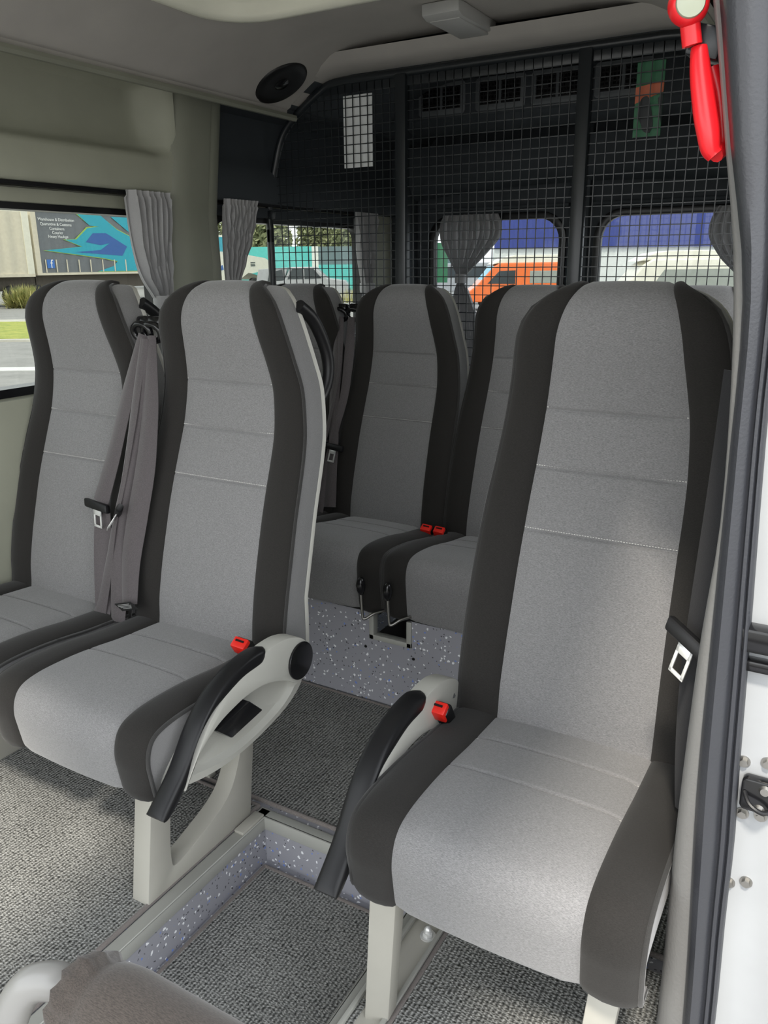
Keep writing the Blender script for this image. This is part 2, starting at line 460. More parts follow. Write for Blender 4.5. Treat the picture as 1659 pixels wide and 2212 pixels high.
def dashes(line, step=.0045, ln=.003, w=.0011, h=.0012, n=Vector((0,-1,0))):
    m = MB(); acc = 0
    for a, b in zip(line, line[1:]):
        d = (b-a).length; k = int(d/step)
        for i in range(k):
            c = a.lerp(b, (i+.5)/k); t = (b-a).normalized(); w_ = n.cross(t).normalized()
            m.obox(c, t, w_, n, ln, w, h)
    return m

def seat_body(root, dz=0, crest=0, bottom=.345, tilt=0, plainback=True):
    ins, bol, side, cor, rows, sst = mk_back(dz)
    MB().grid(ins).build('backrest_panel', M['grey'], root, 60)
    for sd in (0, 1):
        MB().grid(bol[sd]).build('backrest_bolster', M['dark'], root, 60)
        tag(MB().grid(side[sd]).build('backrest_side', M['grey'], root, 60), None, None)
        line = [c for i, c in enumerate(cor[sd]) if i % 2 == 0]
        MB().tube([c + Vector(((-1, 1)[sd]*.0005, .001, 0)) for c in line], .0042, 6).build('backrest_piping', M['pipe'], root, 60)
    mk_shell(side).build('back_shell', M['shell'], root, 40)
    for c in sst:
        i = min(range(len(rows)), key=lambda k: abs(rows[k][1]-c)); ln = [Vector(p) + Vector((0, -.0012, .004)) for p in ins[i]]
        dashes(ln).build('backrest_stitching', M['stitch'], root, 0)
    ins, bol, cor = mk_cushion(rows_cushion(crest, bottom, tilt))
    MB().grid(ins).build('cushion_panel', M['grey'], root, 60)
    for r in ins:
        if r[0][2] > .43 and any(abs(r[6][1]-s) < .0004 for s in (.316, .20)):
            d = dashes([Vector(p) + Vector((0, 0, .0012)) + Vector((0, -.004, 0)) for p in r], n=Vector((0, 0, 1))); d.build('cushion_stitching', M['stitch'], root, 0)
    for sd in (0, 1):
        MB().grid(bol[sd]).build('cushion_bolster', M['dark'], root, 60)
        MB().tube(cor[sd][::2], .0045, 6).build('cushion_piping', M['pipe'], root, 60)
        sg = (-1, 1)[sd]; C = cor[sd]
        low = bottom + .02
        rowsS = []
        for c in C:
            k = c.copy(); k.x = sg*.218
            m_ = Vector((sg*.224, lerp(c.y, max(c.y, .03), .5), lerp(c.z, low, .5)))
            e_ = Vector((sg*.214, max(c.y, .035), min(c.z, low)))
            rowsS.append([c, m_, e_])
        MB().grid(rowsS).build('cushion_side', M['grey'], root, 60)
    MB().box(-.205, .205, .03, .44, bottom - .012, bottom + .05).build('seat_pan', M['black'], root, 30, bevel=.006)

def belt_buckle(root, c, lean=(0, 0, 0), double=False):
    """black buckle body with a red press button, standing up beside the cushion"""
    c = Vector(c); up = Vector((.05, -.55, .83)).normalized() + Vector(lean); up.normalize()
    sx = Vector((1, 0, 0)); fw = up.cross(sx).normalized(); sx = fw.cross(up).normalized()
    m = MB().obox(c, sx, fw, up, .040, .026, .066)
    b = m.build('buckle', M['gloss'], root, 30, bevel=.004)
    MB().obox(c + up*.027 - fw*.005, sx, fw, up, .035, .025, .032).build('buckle_button', M['red'], b, 30, bevel=.003)
    MB().obox(c + up*.0438 - fw*.002, sx, fw, up, .020, .004, .003).build('buckle_slot', M['black'], b, 30)
    return b

def armrest_unit(root, sg, x_in, with_cover):
    """swing-down armrest: pale arm, black pad, pivot cap; local y/z as on the side of the seat"""
    a, b = x_in, x_in + sg*.046
    lo, hi = min(a, b), max(a, b)
    outer = spline([(.430, .470), (.427, .500), (.412, .522), (.385, .540), (.345, .553), (.300, .555), (.258, .550), (.205, .540), (.16, .522), (.115, .492), (.085, .460), (.05, .415), (.028, .388)], 5)
    inner = spline([(.034, .384), (.055, .412), (.082, .442), (.13, .469), (.185, .483), (.23, .487), (.283, .481), (.341, .458), (.372, .438), (.40, .436), (.421, .449)], 5)
    poly = [tuple(p) for p in outer] + [tuple(p) for p in inner]
    arm = MB().prism(poly, 'x', lo + .004, hi - .004).build('armrest', M['shell'], root, 40, bevel=.004)
    # black pad wraps the top of the arm from mid arm to the tip
    po = spline([(.290, .556), (.262, .562), (.225, .561), (.185, .553), (.135, .532), (.095, .502), (.066, .471), (.03, .425), (-.020, .378), (-.030, .366)], 6)
    pi_ = spline([(-.024, .357), (-.012, .356), (.008, .368), (.027, .386), (.036, .414), (.060, .454), (.102, .493), (.150, .512), (.2, .527), (.245, .530), (.285, .534)], 6)
    rows = []
    n = 40
    def at(L, t):
        k = t*(len(L)-1); i = min(int(k), len(L)-2); return Vector(L[i]).lerp(Vector(L[i+1]), k-i)
    for i in range(n+1):
        t = i/n; o = at(po, t); q = at(pi_[::-1], t); c = (o+q)/2; w = (hi-lo)/2 - .002
        if t < .06: w *= sqrt(max(.05, t/.06))
        xm = (lo+hi)/2; row = []
        for k in range(16):
            th = 2*pi*k/16; cx, cy = cos(th), sin(th)
            ex = math.copysign(abs(cx)**.55, cx); ey = math.copysign(abs(cy)**.55, cy)
            row.append((xm + w*ex, *(c + (o-q)/2*ey)))
        rows.append(row)
    m = MB(); m.grid(rows, closed_u=True); m.f.append(tuple(range(16))); m.f.append(tuple(n*16+k for k in range(16)))
    m.build('armrest_pad', M['black'], arm, 50)
    MB().disc((hi - .004 if sg > 0 else lo + .004, .388, .485), (sg, 0, 0), .0415, .006, 32).build('pivot_cap', M['gloss'], arm, 30, bevel=.002)
    if with_cover:
        cov = spline([(.448, .46), (.449, .43), (.437, .402), (.400, .378), (.36, .364), (.30, .352), (.24, .345), (.172, .344), (.109, .352), (.06, .364), (.038, .376), (.075, .43), (.12, .465), (.19, .487), (.30, .49), (.40, .49)], 4, True)
        rowsC = []
        xc = x_in - sg*.012
        cy, cz = .255, .42
        for sc, xx in ((1.0, xc - sg*.02), (1.0, xc + sg*.004), (.985, xc + sg*.016), (.95, xc + sg*.024), (.80, xc + sg*.025), (.74, xc + sg*.016), (.70, xc + sg*.012), (.3, xc + sg*.012)):
            rowsC.append([(xx, cy + (p[0]-cy)*sc, cz + (p[1]-cz)*sc) for p in cov])
        m = MB(); o = len(m.v); m.grid(rowsC, closed_u=True); nn = len(cov); m.f.append(tuple((len(rowsC)-1)*nn + k for k in range(nn)))
        cv = m.build('recliner_cover', M['shell'], root, 45)
        lv = MB(); x0, x1, x2 = xc + sg*.010, xc + sg*.046, xc + sg*.062
        lv.add([(x0,.130,.453),(x0,.212,.479),(x0,.250,.440),(x0,.172,.414),(x1,.130,.453),(x2,.212,.479),(x2,.250,.440),(x1,.172,.414)],
               [(0,1,2,3),(4,5,6,7),(0,1,5,4),(1,2,6,5),(2,3,7,6),(3,0,4,7)])
        lv.build('release_lever', M['gloss'], cv, 30, bevel=.003)

SEAT_GRP = 'grey and charcoal passenger seats'
# aisle seat of the front pair
AX, AY = -1.215, .85
aisle = thing('passenger_seat', 'grey and charcoal aisle seat with pale armrest, left of the step well', 'seat', (AX, AY, 0), SEAT_GRP)
seat_body(aisle)
armrest_unit(aisle, 1, .243, True)
belt_buckle(aisle, (.178, .345, .500), lean=(.05, 0, 0))
bl = spline([(.165, .60, 1.205), (.172, .645, 1.170), (.178, .682, 1.10), (.18, .682, 1.045), (.178, .655, 1.00), (.175, .605, .975)], 6)
MB().tube(bl, .0145, 12).build('grab_handle', M['black'], aisle, 60)
# the pale pedestal with its cut-out that carries the pair
def pedestal(root, x0, x1, y0, y1, zt, name='leg', zb=0.0):
    o = [(y0, zb), (y1, zb), (y1 + .05, zt), (y0 + .055, zt)]
    n = 8; ih = [(y0+.078, zb+.065), (y0+.090, zb+.048), (y0+.155, zb+.062), (y1-.075, zb+.105), (y1-.025, zb+.185), (y1+.012, zt-.03), (y0+.125, zt-.03), (y0+.092, zb+.20), (y0+.080, zb+.12)]
    ih = [tuple(p) for p in spline(ih, 4, True)]
    k = len(ih); cx = (y0+y1)/2; cz = (zb+zt)/2
    def edge(p):
        dx, dz = p[0]-cx, p[1]-cz; best = 1e9
        for (a, b) in zip(o, o[1:]+o[:1]):
            ex, ez = b[0]-a[0], b[1]-a[1]; det = dx*(-ez) + ex*dz
            if abs(det) < 1e-9: continue
            t = ((a[0]-cx)*(-ez) + ex*(a[1]-cz))/det; u = (dx*(a[1]-cz) - dz*(a[0]-cx))/det
            if t > 0 and -1e-6 <= u <= 1+1e-6: best = min(best, t)
        return (cx+dx*best, cz+dz*best)
    om = [edge(p) for p in ih]
    for c in o:   # snap the closest sample to every corner so the outline stays crisp
        j = min(range(k), key=lambda i: (om[i][0]-c[0])**2+(om[i][1]-c[1])**2); om[j] = c
    m = MB().frame(om, ih, 'x', x0, x1)
    return m.build(name, M['leg'], root, 30, bevel=.003)
pedestal(aisle, -1.165 - AX, -1.118 - AX, .925 - AY, 1.262 - AY, .345)
# window seat of the front pair
WX = -1.685
win = thing('passenger_seat', 'grey and charcoal seat of the front pair, against the left window', 'seat', (WX, AY, 0), SEAT_GRP)
for ch in aisle.children:
    if ch.name.split('.')[0] in ('backrest_panel','backrest_bolster','backrest_side','backrest_piping','back_shell','backrest_stitching','cushion_panel','cushion_bolster','cushion_piping','cushion_side','cushion_stitching','seat_pan','grab_handle'):
        copy_tree(ch, win)
MB().box(-.215, -.17, .06, .40, .008, .345).build('leg', M['leg'], win, 30, bevel=.004)
# single seat beside the door
SX = -.345
single = thing('passenger_seat', 'grey and charcoal single seat nearest, beside the door pillar', 'seat', (SX, AY, 0), SEAT_GRP)
for ch in win.children:
    if ch.name.split('.')[0] not in ('leg', 'grab_handle'): copy_tree(ch, single)
armrest_unit(single, -1, -.222, False)
belt_buckle(single, (-.222, .335, .488), lean=(.0, .0, 0))
MB().tube(spline([(-.228, .39, .50), (-.235, .42, .48), (-.20, .43, .47)], 5), .006, 8).build('buckle_stalk', M['black'], single)
for x0 in (-.590 - SX, -.225 - SX):
    m = MB(); t = .0
    m.add([(x0, .078, 0), (x0+.042, .088, 0), (x0+.042, .40, 0), (x0, .40, 0), (x0+.028, .068, .345), (x0+.072, .075, .345), (x0+.072, .40, .345), (x0+.028, .40, .345)],
          [(0,3,2,1),(4,5,6,7),(0,1,5,4),(1,2,6,5),(2,3,7,6),(3,0,4,7)])
    # hollow it from the inner side: keep front strip, sill and rear strip only
    fr = MB()
    fr.add([(x0, .078, 0), (x0+.042, .090, 0), (x0+.040, .125, 0), (x0-.002, .113, 0), (x0+.028, .062, .345), (x0+.072, .074, .345), (x0+.072, .11, .345), (x0+.028, .10, .345)],
           [(0,3,2,1),(4,5,6,7),(0,1,5,4),(1,2,6,5),(2,3,7,6),(3,0,4,7)])
    fr.build('leg', M['leg'], single, 30, bevel=.003)
    MB().box(x0+.0, x0+.042, .38, .415, 0, .345).build('leg', M['leg'], single, 30, bevel=.003)
# rear row on the raised platform
RY = 1.835
rearproto = None
for cx, lab in ((-1.300, 'dark lit rear row seat, second from the left wall, beside the red buckles'), (-1.735, 'rear row seat against the left wall, mostly hidden behind the aisle seat'),
                (-.860, 'rear row seat third from the left wall, partly behind the nearest seat'), (-.378, 'rear row seat nearest the door side, only its top edge showing')):
    r = thing('passenger_seat', lab, 'seat', (cx, RY, 0), SEAT_GRP); r.scale = (.975, 1, 1)
    if rearproto is None:
        seat_body(r, dz=-.033, crest=-.022, bottom=.312, tilt=.032); rearproto = r
        belt_buckle(r, (.196, .36, .452), lean=(.05, .02, 0)); 
    else:
        for ch in rearproto.children:
            if ch.name.split('.')[0] != 'buckle': copy_tree(ch, r)
        if cx == -.860: belt_buckle(r, (-.207, .36, .452), lean=(.02, .02, 0))
    lv = {-1.300: -1.119, -.860: -1.04}.get(cx)
    if lv:   # recline lever with a black oval knob, bent back under the cushion
        L = spline([(lv - cx, -.036, .395), (lv - cx + .004, -.036, .325), (lv - cx + .010, -.034, .312), (lv - cx + .03, -.018, .325), (lv - cx + .05, .012, .328)], 5)
        k = MB().tube(L, .0042, 8).build('recline_lever', M['steel'], r, 60)
        MB().lathe([(0, .0), (.007, .003), (.0125, .016), (.0145, .030), (.0115, .045), (.0075, .053), (0, .055)], (lv - cx, -.036, .385), (0, 0, 1)).build('lever_knob', M['gloss'], k, 60)

# ------------------------------------------------------------------ floor
f = MB()
f.box(-2.0, -1.092, -1.0, 3.62, -.2, 0); f.box(-1.092, -.05, 1.282, 3.62, -.2, 0)
f.box(-.634, -.05, .10, 1.282, -.2, 0); f.box(-1.092, -.05, -1.0, 1.282, -.26, -.13); f.box(-.40, -.05, -.6, .1, -.2, -.129)
tag(f.build('floor', M['vinyl'], None, 0), None, None, kind='structure')
def mat_piece(name, x0, x1, y0, y1, z, label, sides):
    t = thing(name, label, 'carpet', ((x0+x1)/2, (y0+y1)/2, z), 'carpet mats on the van floor'); o = t.location
    m = MB()
    nx, ny = max(2, int((x1-x0)/.05)), max(2, int((y1-y0)/.05))
    m.box(x0, x1, y0, y1, z, z + .007)
    q = MB(); q.v = [v - o for v in m.v]; q.f = m.f; q.build('pile', M['carpet'], t, 0)
    for s in sides:
        a, b = {'l': ((x0,y0),(x0,y1)), 'r': ((x1,y0),(x1,y1)), 'b': ((x0,y1),(x1,y1)), 'f': ((x0,y0),(x1,y0))}[s]
        pts = [Vector((lerp(a[0],b[0],k/12), lerp(a[1],b[1],k/12), z + .005)) - o for k in range(13)]
        MB().tube(pts, .0065, 8, squash=.8).build('binding', M['bind'], t, 60)
    return t
mat_piece('carpet_mat', -1.93, -1.122, -.9, 1.300, 0, 'ribbed grey carpet under the front pair of seats', 'rb')
mat_piece('carpet_mat', -1.93, -.12, 1.322, 1.858, 0, 'ribbed grey carpet strip in front of the rear row platform', 'fb')
mat_piece('carpet_mat', -1.078, -.652, -.6, 1.256, -.13, 'ribbed grey carpet sunk in the step well', 'lbr')
mat_piece('carpet_mat', -.545, -.13, .12, 1.28, 0, 'ribbed grey carpet under the single seat by the door', 'l')
mat_piece('carpet_mat', -.632 + .012, -.600, .12, .96, 0, 'thin strip of bound carpet beside the single seat leg', 'l')
# step nosings and platform
n = MB()
n.box(-1.112, -1.084, -.9, 1.300, 0, .005); n.box(-1.090, -1.084, -.9, 1.276, -.030, .005)
n.box(-1.112, -.616, 1.274, 1.300, 0, .005); n.box(-1.090, -.634, 1.272, 1.280, -.030, .005)
n.box(-.642, -.618, .1, 1.30, 0, .005); n.box(-.642, -.636, .1, 1.276, -.03, .005)
tag(n.build('trim_1', M['nose'], None, 30, bevel=.002), 'grey step nosing along the edges of the step well', None, kind='structure')
p = MB()
p.box(-1.95, -1.132, 1.866, 1.874, 0, .304); p.box(-.998, -.14, 1.866, 1.874, 0, .304); p.box(-1.132, -.998, 1.866, 1.874, 0, .226)
p.box(-1.95, -1.132, 1.874, 2.5, .29, .304); p.box(-.998, -.14, 1.874, 2.5, .29, .304)
tag(p.build('trim_2', M['vinyl'], None, 0), 'speckled vinyl front of the rear row platform', None, kind='structure')
h = thing('hatch_frame', 'pale square frame around the slot between the rear cushions', 'frame', (-1.065, 1.866, .265)); o = h.location
MB().box(-.071, -.055, -.006, .02, -.046, .045).build('frame_side', M['nose'], h, 30, bevel=.002)
MB().box(.055, .071, -.006, .02, -.046, .037).build('frame_side', M['nose'], h, 30, bevel=.002)
MB().box(-.071, .071, -.006, .02, -.046, -.030).build('frame_sill', M['nose'], h, 30, bevel=.002)
MB().box(-.055, .055, .02, .16, -.038, -.034).build('frame_tray', M['steel'], h, 30)
MB().box(-.06, .06, .16, .165, -.04, .04).build('slot_back', M['black'], h, 30)
for i, (x, z) in enumerate(((-1.152, .187), (-.989, .185))):
    s = MB().disc((x, 1.866, z), (0, -1, 0), .005, .003, 12, .003).build('screw', M['gloss'], None, 30)
    tag(s, ('small black screw low on the platform front, left of the two', 'small black screw low on the platform front, right of the two')[i], 'screw', 'screws in the platform')
# seat rail with bolt beside the single seat
rl = thing('seat_rail', 'dull grey metal floor rail beside the leg of the single seat', 'rail', (-.585, .60, 0))
MB().box(-.030, .030, -.4, .66, .0, .006).build('rail_bed', M['leg'], rl, 30)
MB().box(.028, .036, -.4, .66, 0, .016).build('rail_edge', M['nose'], rl, 30, bevel=.001)
MB().box(-.036, -.028, -.0, .66, 0, .016).build('rail_edge', M['nose'], rl, 30, bevel=.001)
bt = MB().disc((.012, .545, .006), (0, 0, 1), .016, .003, 24).disc((.012, .545, .009), (0, 0, 1), .011, .009, 6).build('bolt', M['chrome'], rl, 30, bevel=.001)
MB().lathe([(.0075, 0), (.0075, .006), (.004, .012), (0, .013)], (.012, .545, .018), (0, 0, 1), 14).build('bolt_tip', M['chrome'], bt, 60)
for x, y, lab in ((-1.10, 1.235, 'pale grey carpet clip at the rear corner of the step well'), (-1.33, 1.332, 'pale grey carpet clip seen through the seat pedestal')):
    c = MB().box(x - .014, x + .014, y - .04, y + .04, .004, .013) if x > -1.2 else MB().box(x - .03, x + .03, y - .012, y + .012, .006, .017)
    tag(c.build('carpet_clip', M['leg'], None, 30, bevel=.003), lab, 'clip', 'carpet clips')

# ------------------------------------------------------------------ van body, left side
XW = -1.95
wl = MB()
wl.box(XW - .06, XW, -1.0, 3.6, -.2, .955)
wl.box(XW - .06, XW, -.35, 3.6, 1.455, 1.505); wl.box(XW - .12, XW - .06, -.35, 3.6, 1.455, 2.0)
for y0, y1 in ((-.35, -.3), (1.96, 2.19), (3.22, 3.6)): wl.box(XW - .06, XW, y0, y1, .955, 1.455)
tag(wl.build('wall_left', M['wall'], None, 0), 'pale grey left side wall of the van', None, kind='structure')
lp = MB()   # moulded lower panel and armrest ledge under the window
prof = [(-1.95, .955), (-1.925, .95), (-1.918, .93), (-1.915, .80), (-1.905, .76), (-1.90, .70), (-1.915, .62), (-1.92, .10), (-1.94, 0)]
lp.grid([[(x, y, z) for x, z in prof] for y in (-1.0, 0, 1, 1.9, 2.4, 2.5)])
tag(lp.build('trim_3', M['wall'], None, 40), 'moulded pale panel under the left windows', None, kind='structure')
up = MB()   # moulded upper panel with a step, ending in a corner by the pillar
prof = [(-1.95, 1.500), (-1.905, 1.505), (-1.898, 1.512), (-1.897, 1.53), (-1.903, 1.595), (-1.908, 1.607), (-1.925, 1.616), (-1.955, 1.626), (-1.970, 1.64), (-1.985, 1.68), (-1.995, 1.74), (-1.992, 1.79), (-1.96, 1.812), (-1.88, 1.818), (-1.80, 1.82)]
rows = []
for y in (-.3, 0, .8, 1.4, 1.8, 1.90, 1.93, 1.943, 1.956, 1.97, 1.985, 1.998, 2.012):
    k = max(0, min(1, (y - 1.93)/.08)); k = k*k*(3-2*k)
    rows.append([(lerp(x, max(x, -1.893), k), y, z) for x, z in prof])
up.grid(rows)
tag(up.build('trim_4', M['wall'], None, 50), 'moulded upper panel with a step above the left window', None, kind='structure')
pl = MB(); rows = []   # pillar between the two windows
for z in [.0 + i*.05 for i in range(37)]:
    lean = .0 if z < 1.3 else -.012*((z-1.3)/.5)
    a = 1.955 if z < 1.5 else 1.955 + .05*min(1, (z-1.5)/.3); b = 2.178 if z < 1.45 else 2.178 + .065*min(1, (z-1.45)/.35)
    px = [(-1.95, a - .008), (-1.915, a + .002), (-1.890, a + .018), (-1.874, a + .045), (-1.868, a + .08), (-1.868, b - .075), (-1.8685, b - .070), (-1.876, b - .066), (-1.872, b - .060), (-1.873, b - .03), (-1.885, b - .008), (-1.91, b), (-1.95, b + .004)]
    rows.append([(x + lean, y, z) for x, y in px])
pl.grid(rows)
tag(pl.build('trim_5', M['pillar'], None, 40), 'olive grey pillar between the left windows', None, kind='structure')
up2 = MB(); prof2 = [(-1.95, 1.495), (-1.90, 1.50), (-1.895, 1.515), (-1.905, 1.60), (-1.935, 1.63), (-1.948, 1.70), (-1.948, 1.78), (-1.80, 1.80)]
up2.grid([[(x, y, z) for x, z in prof2] for y in (2.17, 2.5, 3.0, 3.55)])
tag(up2.build('trim_6', M['lining'], None, 40), 'dark upper panel beside the cargo barrier', None, kind='structure')
for i, (y0, y1) in enumerate(((-.3, 1.96), (2.19, 3.22))):
    w = thing('window_%d' % (i+1), ('long left window beside the front pair of seats', 'left window running past the mesh barrier')[i], None, (XW, (y0+y1)/2, 1.2)); w['kind'] = 'structure'; o = Vector(w.location)
    oy0, oy1 = y0 - o.y, y1 - o.y
    m = MB().frame(round_rect(oy0, oy1, -.245, .255, .02), round_rect(oy0 + .03, oy1 - .03, -.222, .235, .05), 'x', -.055, .004)
    m.build('window_frame', M['frit'], w, 40)
    MB().box(-.034, -.030, oy0 + .01, oy1 - .01, -.23, .24).build('pane', M['glass'], w, 0)
    MB().box(.0, .035, oy0, oy1 - .01, .292, .302).build('curtain_rail', M['frit'], w, 30)
    MB().box(-.01, .018, oy0, oy1, .252, .288).build('window_header', M['wall'] if i == 0 else M['lining'], w, 30, bevel=.004)
# ceiling
hp = [(-1.80, 1.775), (-1.806, 1.785), (-1.803, 1.797), (-1.79, 1.803), (-1.785, 1.812), (-1.745, 1.838), (-1.70, 1.866), (-1.64, 1.900), (-1.58, 1.926), (-1.50, 1.945), (-1.40, 1.954), (-1.08, 1.958)]
full = hp + [(-2.16 - x, z) for x, z in hp[-2::-1]]
ce = MB(); ys = (-.15, .4, 1.0, 2.0, 2.47)
ce.grid([[(x, y, z) for x, z in full] for y in ys])
ce.grid([[(x, y, z + .05) for x, z in full] for y in ys])
tag(ce.build('ceiling', M['head'], None, 50), 'grey headliner over the passenger seats', None, kind='structure')
cr = MB(); cr.grid([[(x, y, z + .004) for x, z in full] for y in (2.47, 3.0, 3.6)]); cr.grid([[(x, y, z + .05) for x, z in full] for y in (2.47, 3.0, 3.6)])
tag(cr.build('ceiling_rear', M['lining'], None, 50), 'dark ceiling of the cargo area', None, kind='structure')
rf = MB().box(-2.07, -.12, -.15, 3.65, 2.02, 2.06); rf.box(-1.05, -.12, -1.4, -.15, 2.02, 2.06)  # second box: unseen forward strip added to keep sun off the right floor
tag(rf.build('roof', M['jamb'], None, 0), 'white roof of the van', None, kind='structure')
for s in (0, 1):   # ledge trim along the lower edge of the headliner
    pr_ = [(-1.806, 1.770), (-1.800, 1.764), (-1.788, 1.764), (-1.783, 1.772), (-1.786, 1.782), (-1.80, 1.784)]
    if s: pr_ = [(-2.16 - x, z) for x, z in pr_][::-1]
    tag(MB().prism(pr_, 'y', -.15, 2.5).build('trim_%d' % (7 + s), M['pillar'], None, 40), ('rounded edge strip of the headliner above the left wall', 'rounded edge strip of the headliner on the door side')[s], None, kind='structure')
# arch moulding in front of the mesh barrier
def offset_x(pts, d): return [(-1.08 + (x + 1.08)*(1 + d/.9), z + d) for x, z in pts]
arch_h = [(-1.80, 1.803), (-1.78, 1.818), (-1.70, 1.872), (-1.645, 1.892), (-1.58, 1.897), (-1.08, 1.897)]
arch = arch_h + [(-2.16 - x, z) for x, z in arch_h[-2::-1]]
a_out = [(x + (-.02 if x < -1.08 else .02 if x > -1.08 else 0), z + .06) for x, z in arch]
m = MB(); rows = [[(x, 2.40, z + .035) for x, z in arch], [(x, 2.425, z + .012) for x, z in arch], [(x, 2.45, z) for x, z in arch], [(x, 2.55, z) for x, z in arch], [(x, 2.55, z + .06) for x, z in a_out], [(x, 2.40, z + .06) for x, z in a_out]]
m.grid(rows)
tag(m.build('trim_9', M['head'], None, 40), 'grey arch moulding above the mesh barrier', None, kind='structure')
# right side
wr = MB(); wr.box(-.13, -.07, 1.35, 3.6, -.2, .95); wr.box(-.13, -.07, 1.35, 3.6, 1.46, 2.0); wr.box(-.13, -.07, 2.7, 3.6, .95, 1.46); wr.box(-.13, -.07, 1.35, 1.75, .95, 1.46)
tag(wr.build('wall_right', M['wall'], None, 0), 'door side wall of the van behind the single seat', None, kind='structure')
TL = [(-.30, -.112), (.28, -.113), (.57, -.117), (.84, -.1145), (1.02, -.1075), (1.27, -.124), (1.41, -.148), (1.56, -.178), (1.75, -.23)]
TR = [(-.30, -.060), (.35, -.081), (.65, -.097), (.90, -.103), (1.07, -.106), (1.263, -.113), (1.41, -.142), (1.55, -.168), (1.75, -.21)]
TR = [(z, x + .004) for z, x in TR]
SR = [(-.30, -.028), (.31, -.037), (.47, -.0425), (.58, -.0445), (.69, -.0505), (.86, -.0585), (1.05, -.068), (1.15, -.072), (1.27, -.074), (1.52, -.085), (1.75, -.10)]
zs = [-.30 + i*.05 for i in range(42)]
tr = MB(); rows = []
for z in zs:
    l, r = smooth_interp(TL, z), smooth_interp(TR, z)
    w = max(r - l, .004)
    rows.append([(l + .02, 1.36, z), (l + .001, 1.05, z), (l, .975, z), (l + w*.2, .957, z), (l + w*.55, .948, z), (r + .004, .944, z), (r + .012, .95, z)])
tr.grid(rows)
tag(tr.build('trim_10', M['trimr'], None, 60), 'pale grey vinyl pillar trim beside the door opening', None, kind='structure')
sl = MB(); rows = []
for z in zs:
    l, r = smooth_interp(TR, z), smooth_interp(SR, z); w = r - l
    rows.append([(l, .955, z), (l - .001, .940, z), (l + w*.10, .925, z), (l + w*.28, .918, z), (l + w*.48, .922, z), (l + w*.60, .930, z), (l + w*.66, .932, z), (l + w*.72, .926, z), (l + w*.82, .926, z), (l + w*.86, .932, z), (l + w*.92, .928, z), (r, .930, z), (r + .001, .96, z)])
sl.grid(rows)
tag(sl.build('trim_11', M['seal'], None, 60), 'black rubber seal around the door opening', None, kind='structure')
jb = thing('door_1', 'white painted rear jamb of the sliding door opening', None, (0, .96, .5)); jb['kind'] = 'structure'
rows = []
for z in zs:
    r = smooth_interp(SR, z)
    rows.append([(r - .015, -.006, z - .5), (r + .01, -.0055, z - .5), (.03, -.005, z - .5), (.036, -.009, z - .5), (.06, -.010, z - .5), (.12, -.004, z - .5), (.15, .05, z - .5)])
MB().grid(rows).build('jamb_panel', M['jamb'], jb, 40)
for z, x in ((.702, -.0465), (.708, -.0205), (.6295, -.040), (.633, -.0194), (.522, -.0440), (.531, -.0244)):
    b = MB().disc((x, -.005, z - .5), (0, -1, 0), .0078, .002, 20).disc((x, -.007, z - .5), (0, -1, 0), (.0052), .005, 6).build('bolt', M['steel'], jb, 30)
MB().box(-.07, .12, -.030, -.004, .357, .387).build('roller_rail', M['gloss'], jb, 30, bevel=.004)
MB().box(-.07, .12, -.022, -.004, .330, .344).build('roller_rail', M['gloss'], jb, 30, bevel=.003)
lt = thing('door_latch', 'black latch block with two screws on the white door jamb', 'latch', (-.0225, .953, .668))
MB().prism(round_rect(-.022, .034, -.022, .022, .007), 'y', -.016, 0).build('latch_plate', M['gloss'], lt, 40, bevel=.003)
for x, z in ((.004, .012), (.0, -.016)): MB().disc((x, -.016, z), (0, -1, 0), .007, .004, 16, .005).build('screw', M['steel'], lt, 30)
MB().tube(spline([(-.018, -.016, .004), (-.010, -.028, -.004), (.004, -.030, -.010), (.014, -.018, -.012)], 5), .003, 8).build('striker_loop', M['black'], lt)
bk = thing('floor_catch', 'black and chrome catch low on the door pillar trim', 'catch', (-.085, .93, .20))
MB().tube(spline([(-.024, 0, -.03), (-.026, -.006, .01), (-.012, -.010, .022), (.012, -.008, .02)], 6), .005, 8).build('loop', M['black'], bk)
MB().box(-.018, .01, -.008, .01, -.035, .012).build('plate', M['chrome'], bk, 30, bevel=.004)

# ------------------------------------------------------------------ rear doors
rd = MB(); YB = 3.55
wins = [(-1.782, -1.159), (-1.001, -.378)]
for (x0, x1), (a, b) in zip(wins, ((-1.95, -1.08), (-1.08, -.13))):
    out = round_rect(a, b, 0.0, 1.99, .001); inn = round_rect(x0, x1, .78, 1.482, .10)
    rd.frame(out, inn, 'y', YB, YB + .05)
tag(rd.build('wall_back', M['lining'], None, 30), 'dark lined rear doors', None, kind='structure')
for i, (x0, x1) in enumerate(wins):
    w = thing('window_%d' % (3+i), ('rear door window behind the tied curtain', 'rear door window nearest the door side')[i], None, ((x0+x1)/2, YB, 1.13)); w['kind'] = 'structure'
    hw = (x1-x0)/2
    MB().frame(round_rect(-hw - .02, hw + .02, -.37, .37, .115), round_rect(-hw + .012, hw - .012, -.338, .34, .09), 'y', -.012, .02).build('window_seal', M['frit'], w, 40, bevel=.003)
    MB().box(-hw, hw, .02, .024, -.35, .352).build('pane', M['rglass'], w, 0)
    MB().box(-hw - .03, hw + .03, -.03, -.01, .385, .398).build('curtain_rail', M['lining'], w, 30, bevel=.003)
m = MB(); m.box(-1.12, -1.04, YB - .03, YB, .0, 1.9); m.box(-1.95, -1.86, YB - .10, YB, 0, 1.9); m.box(-.30, -.13, YB - .1, YB, 0, 1.9)
tag(m.build('trim_12', M['lining'], None, 30, bevel=.01), 'dark rear door frames', None, kind='structure')
m = MB(); rows = []
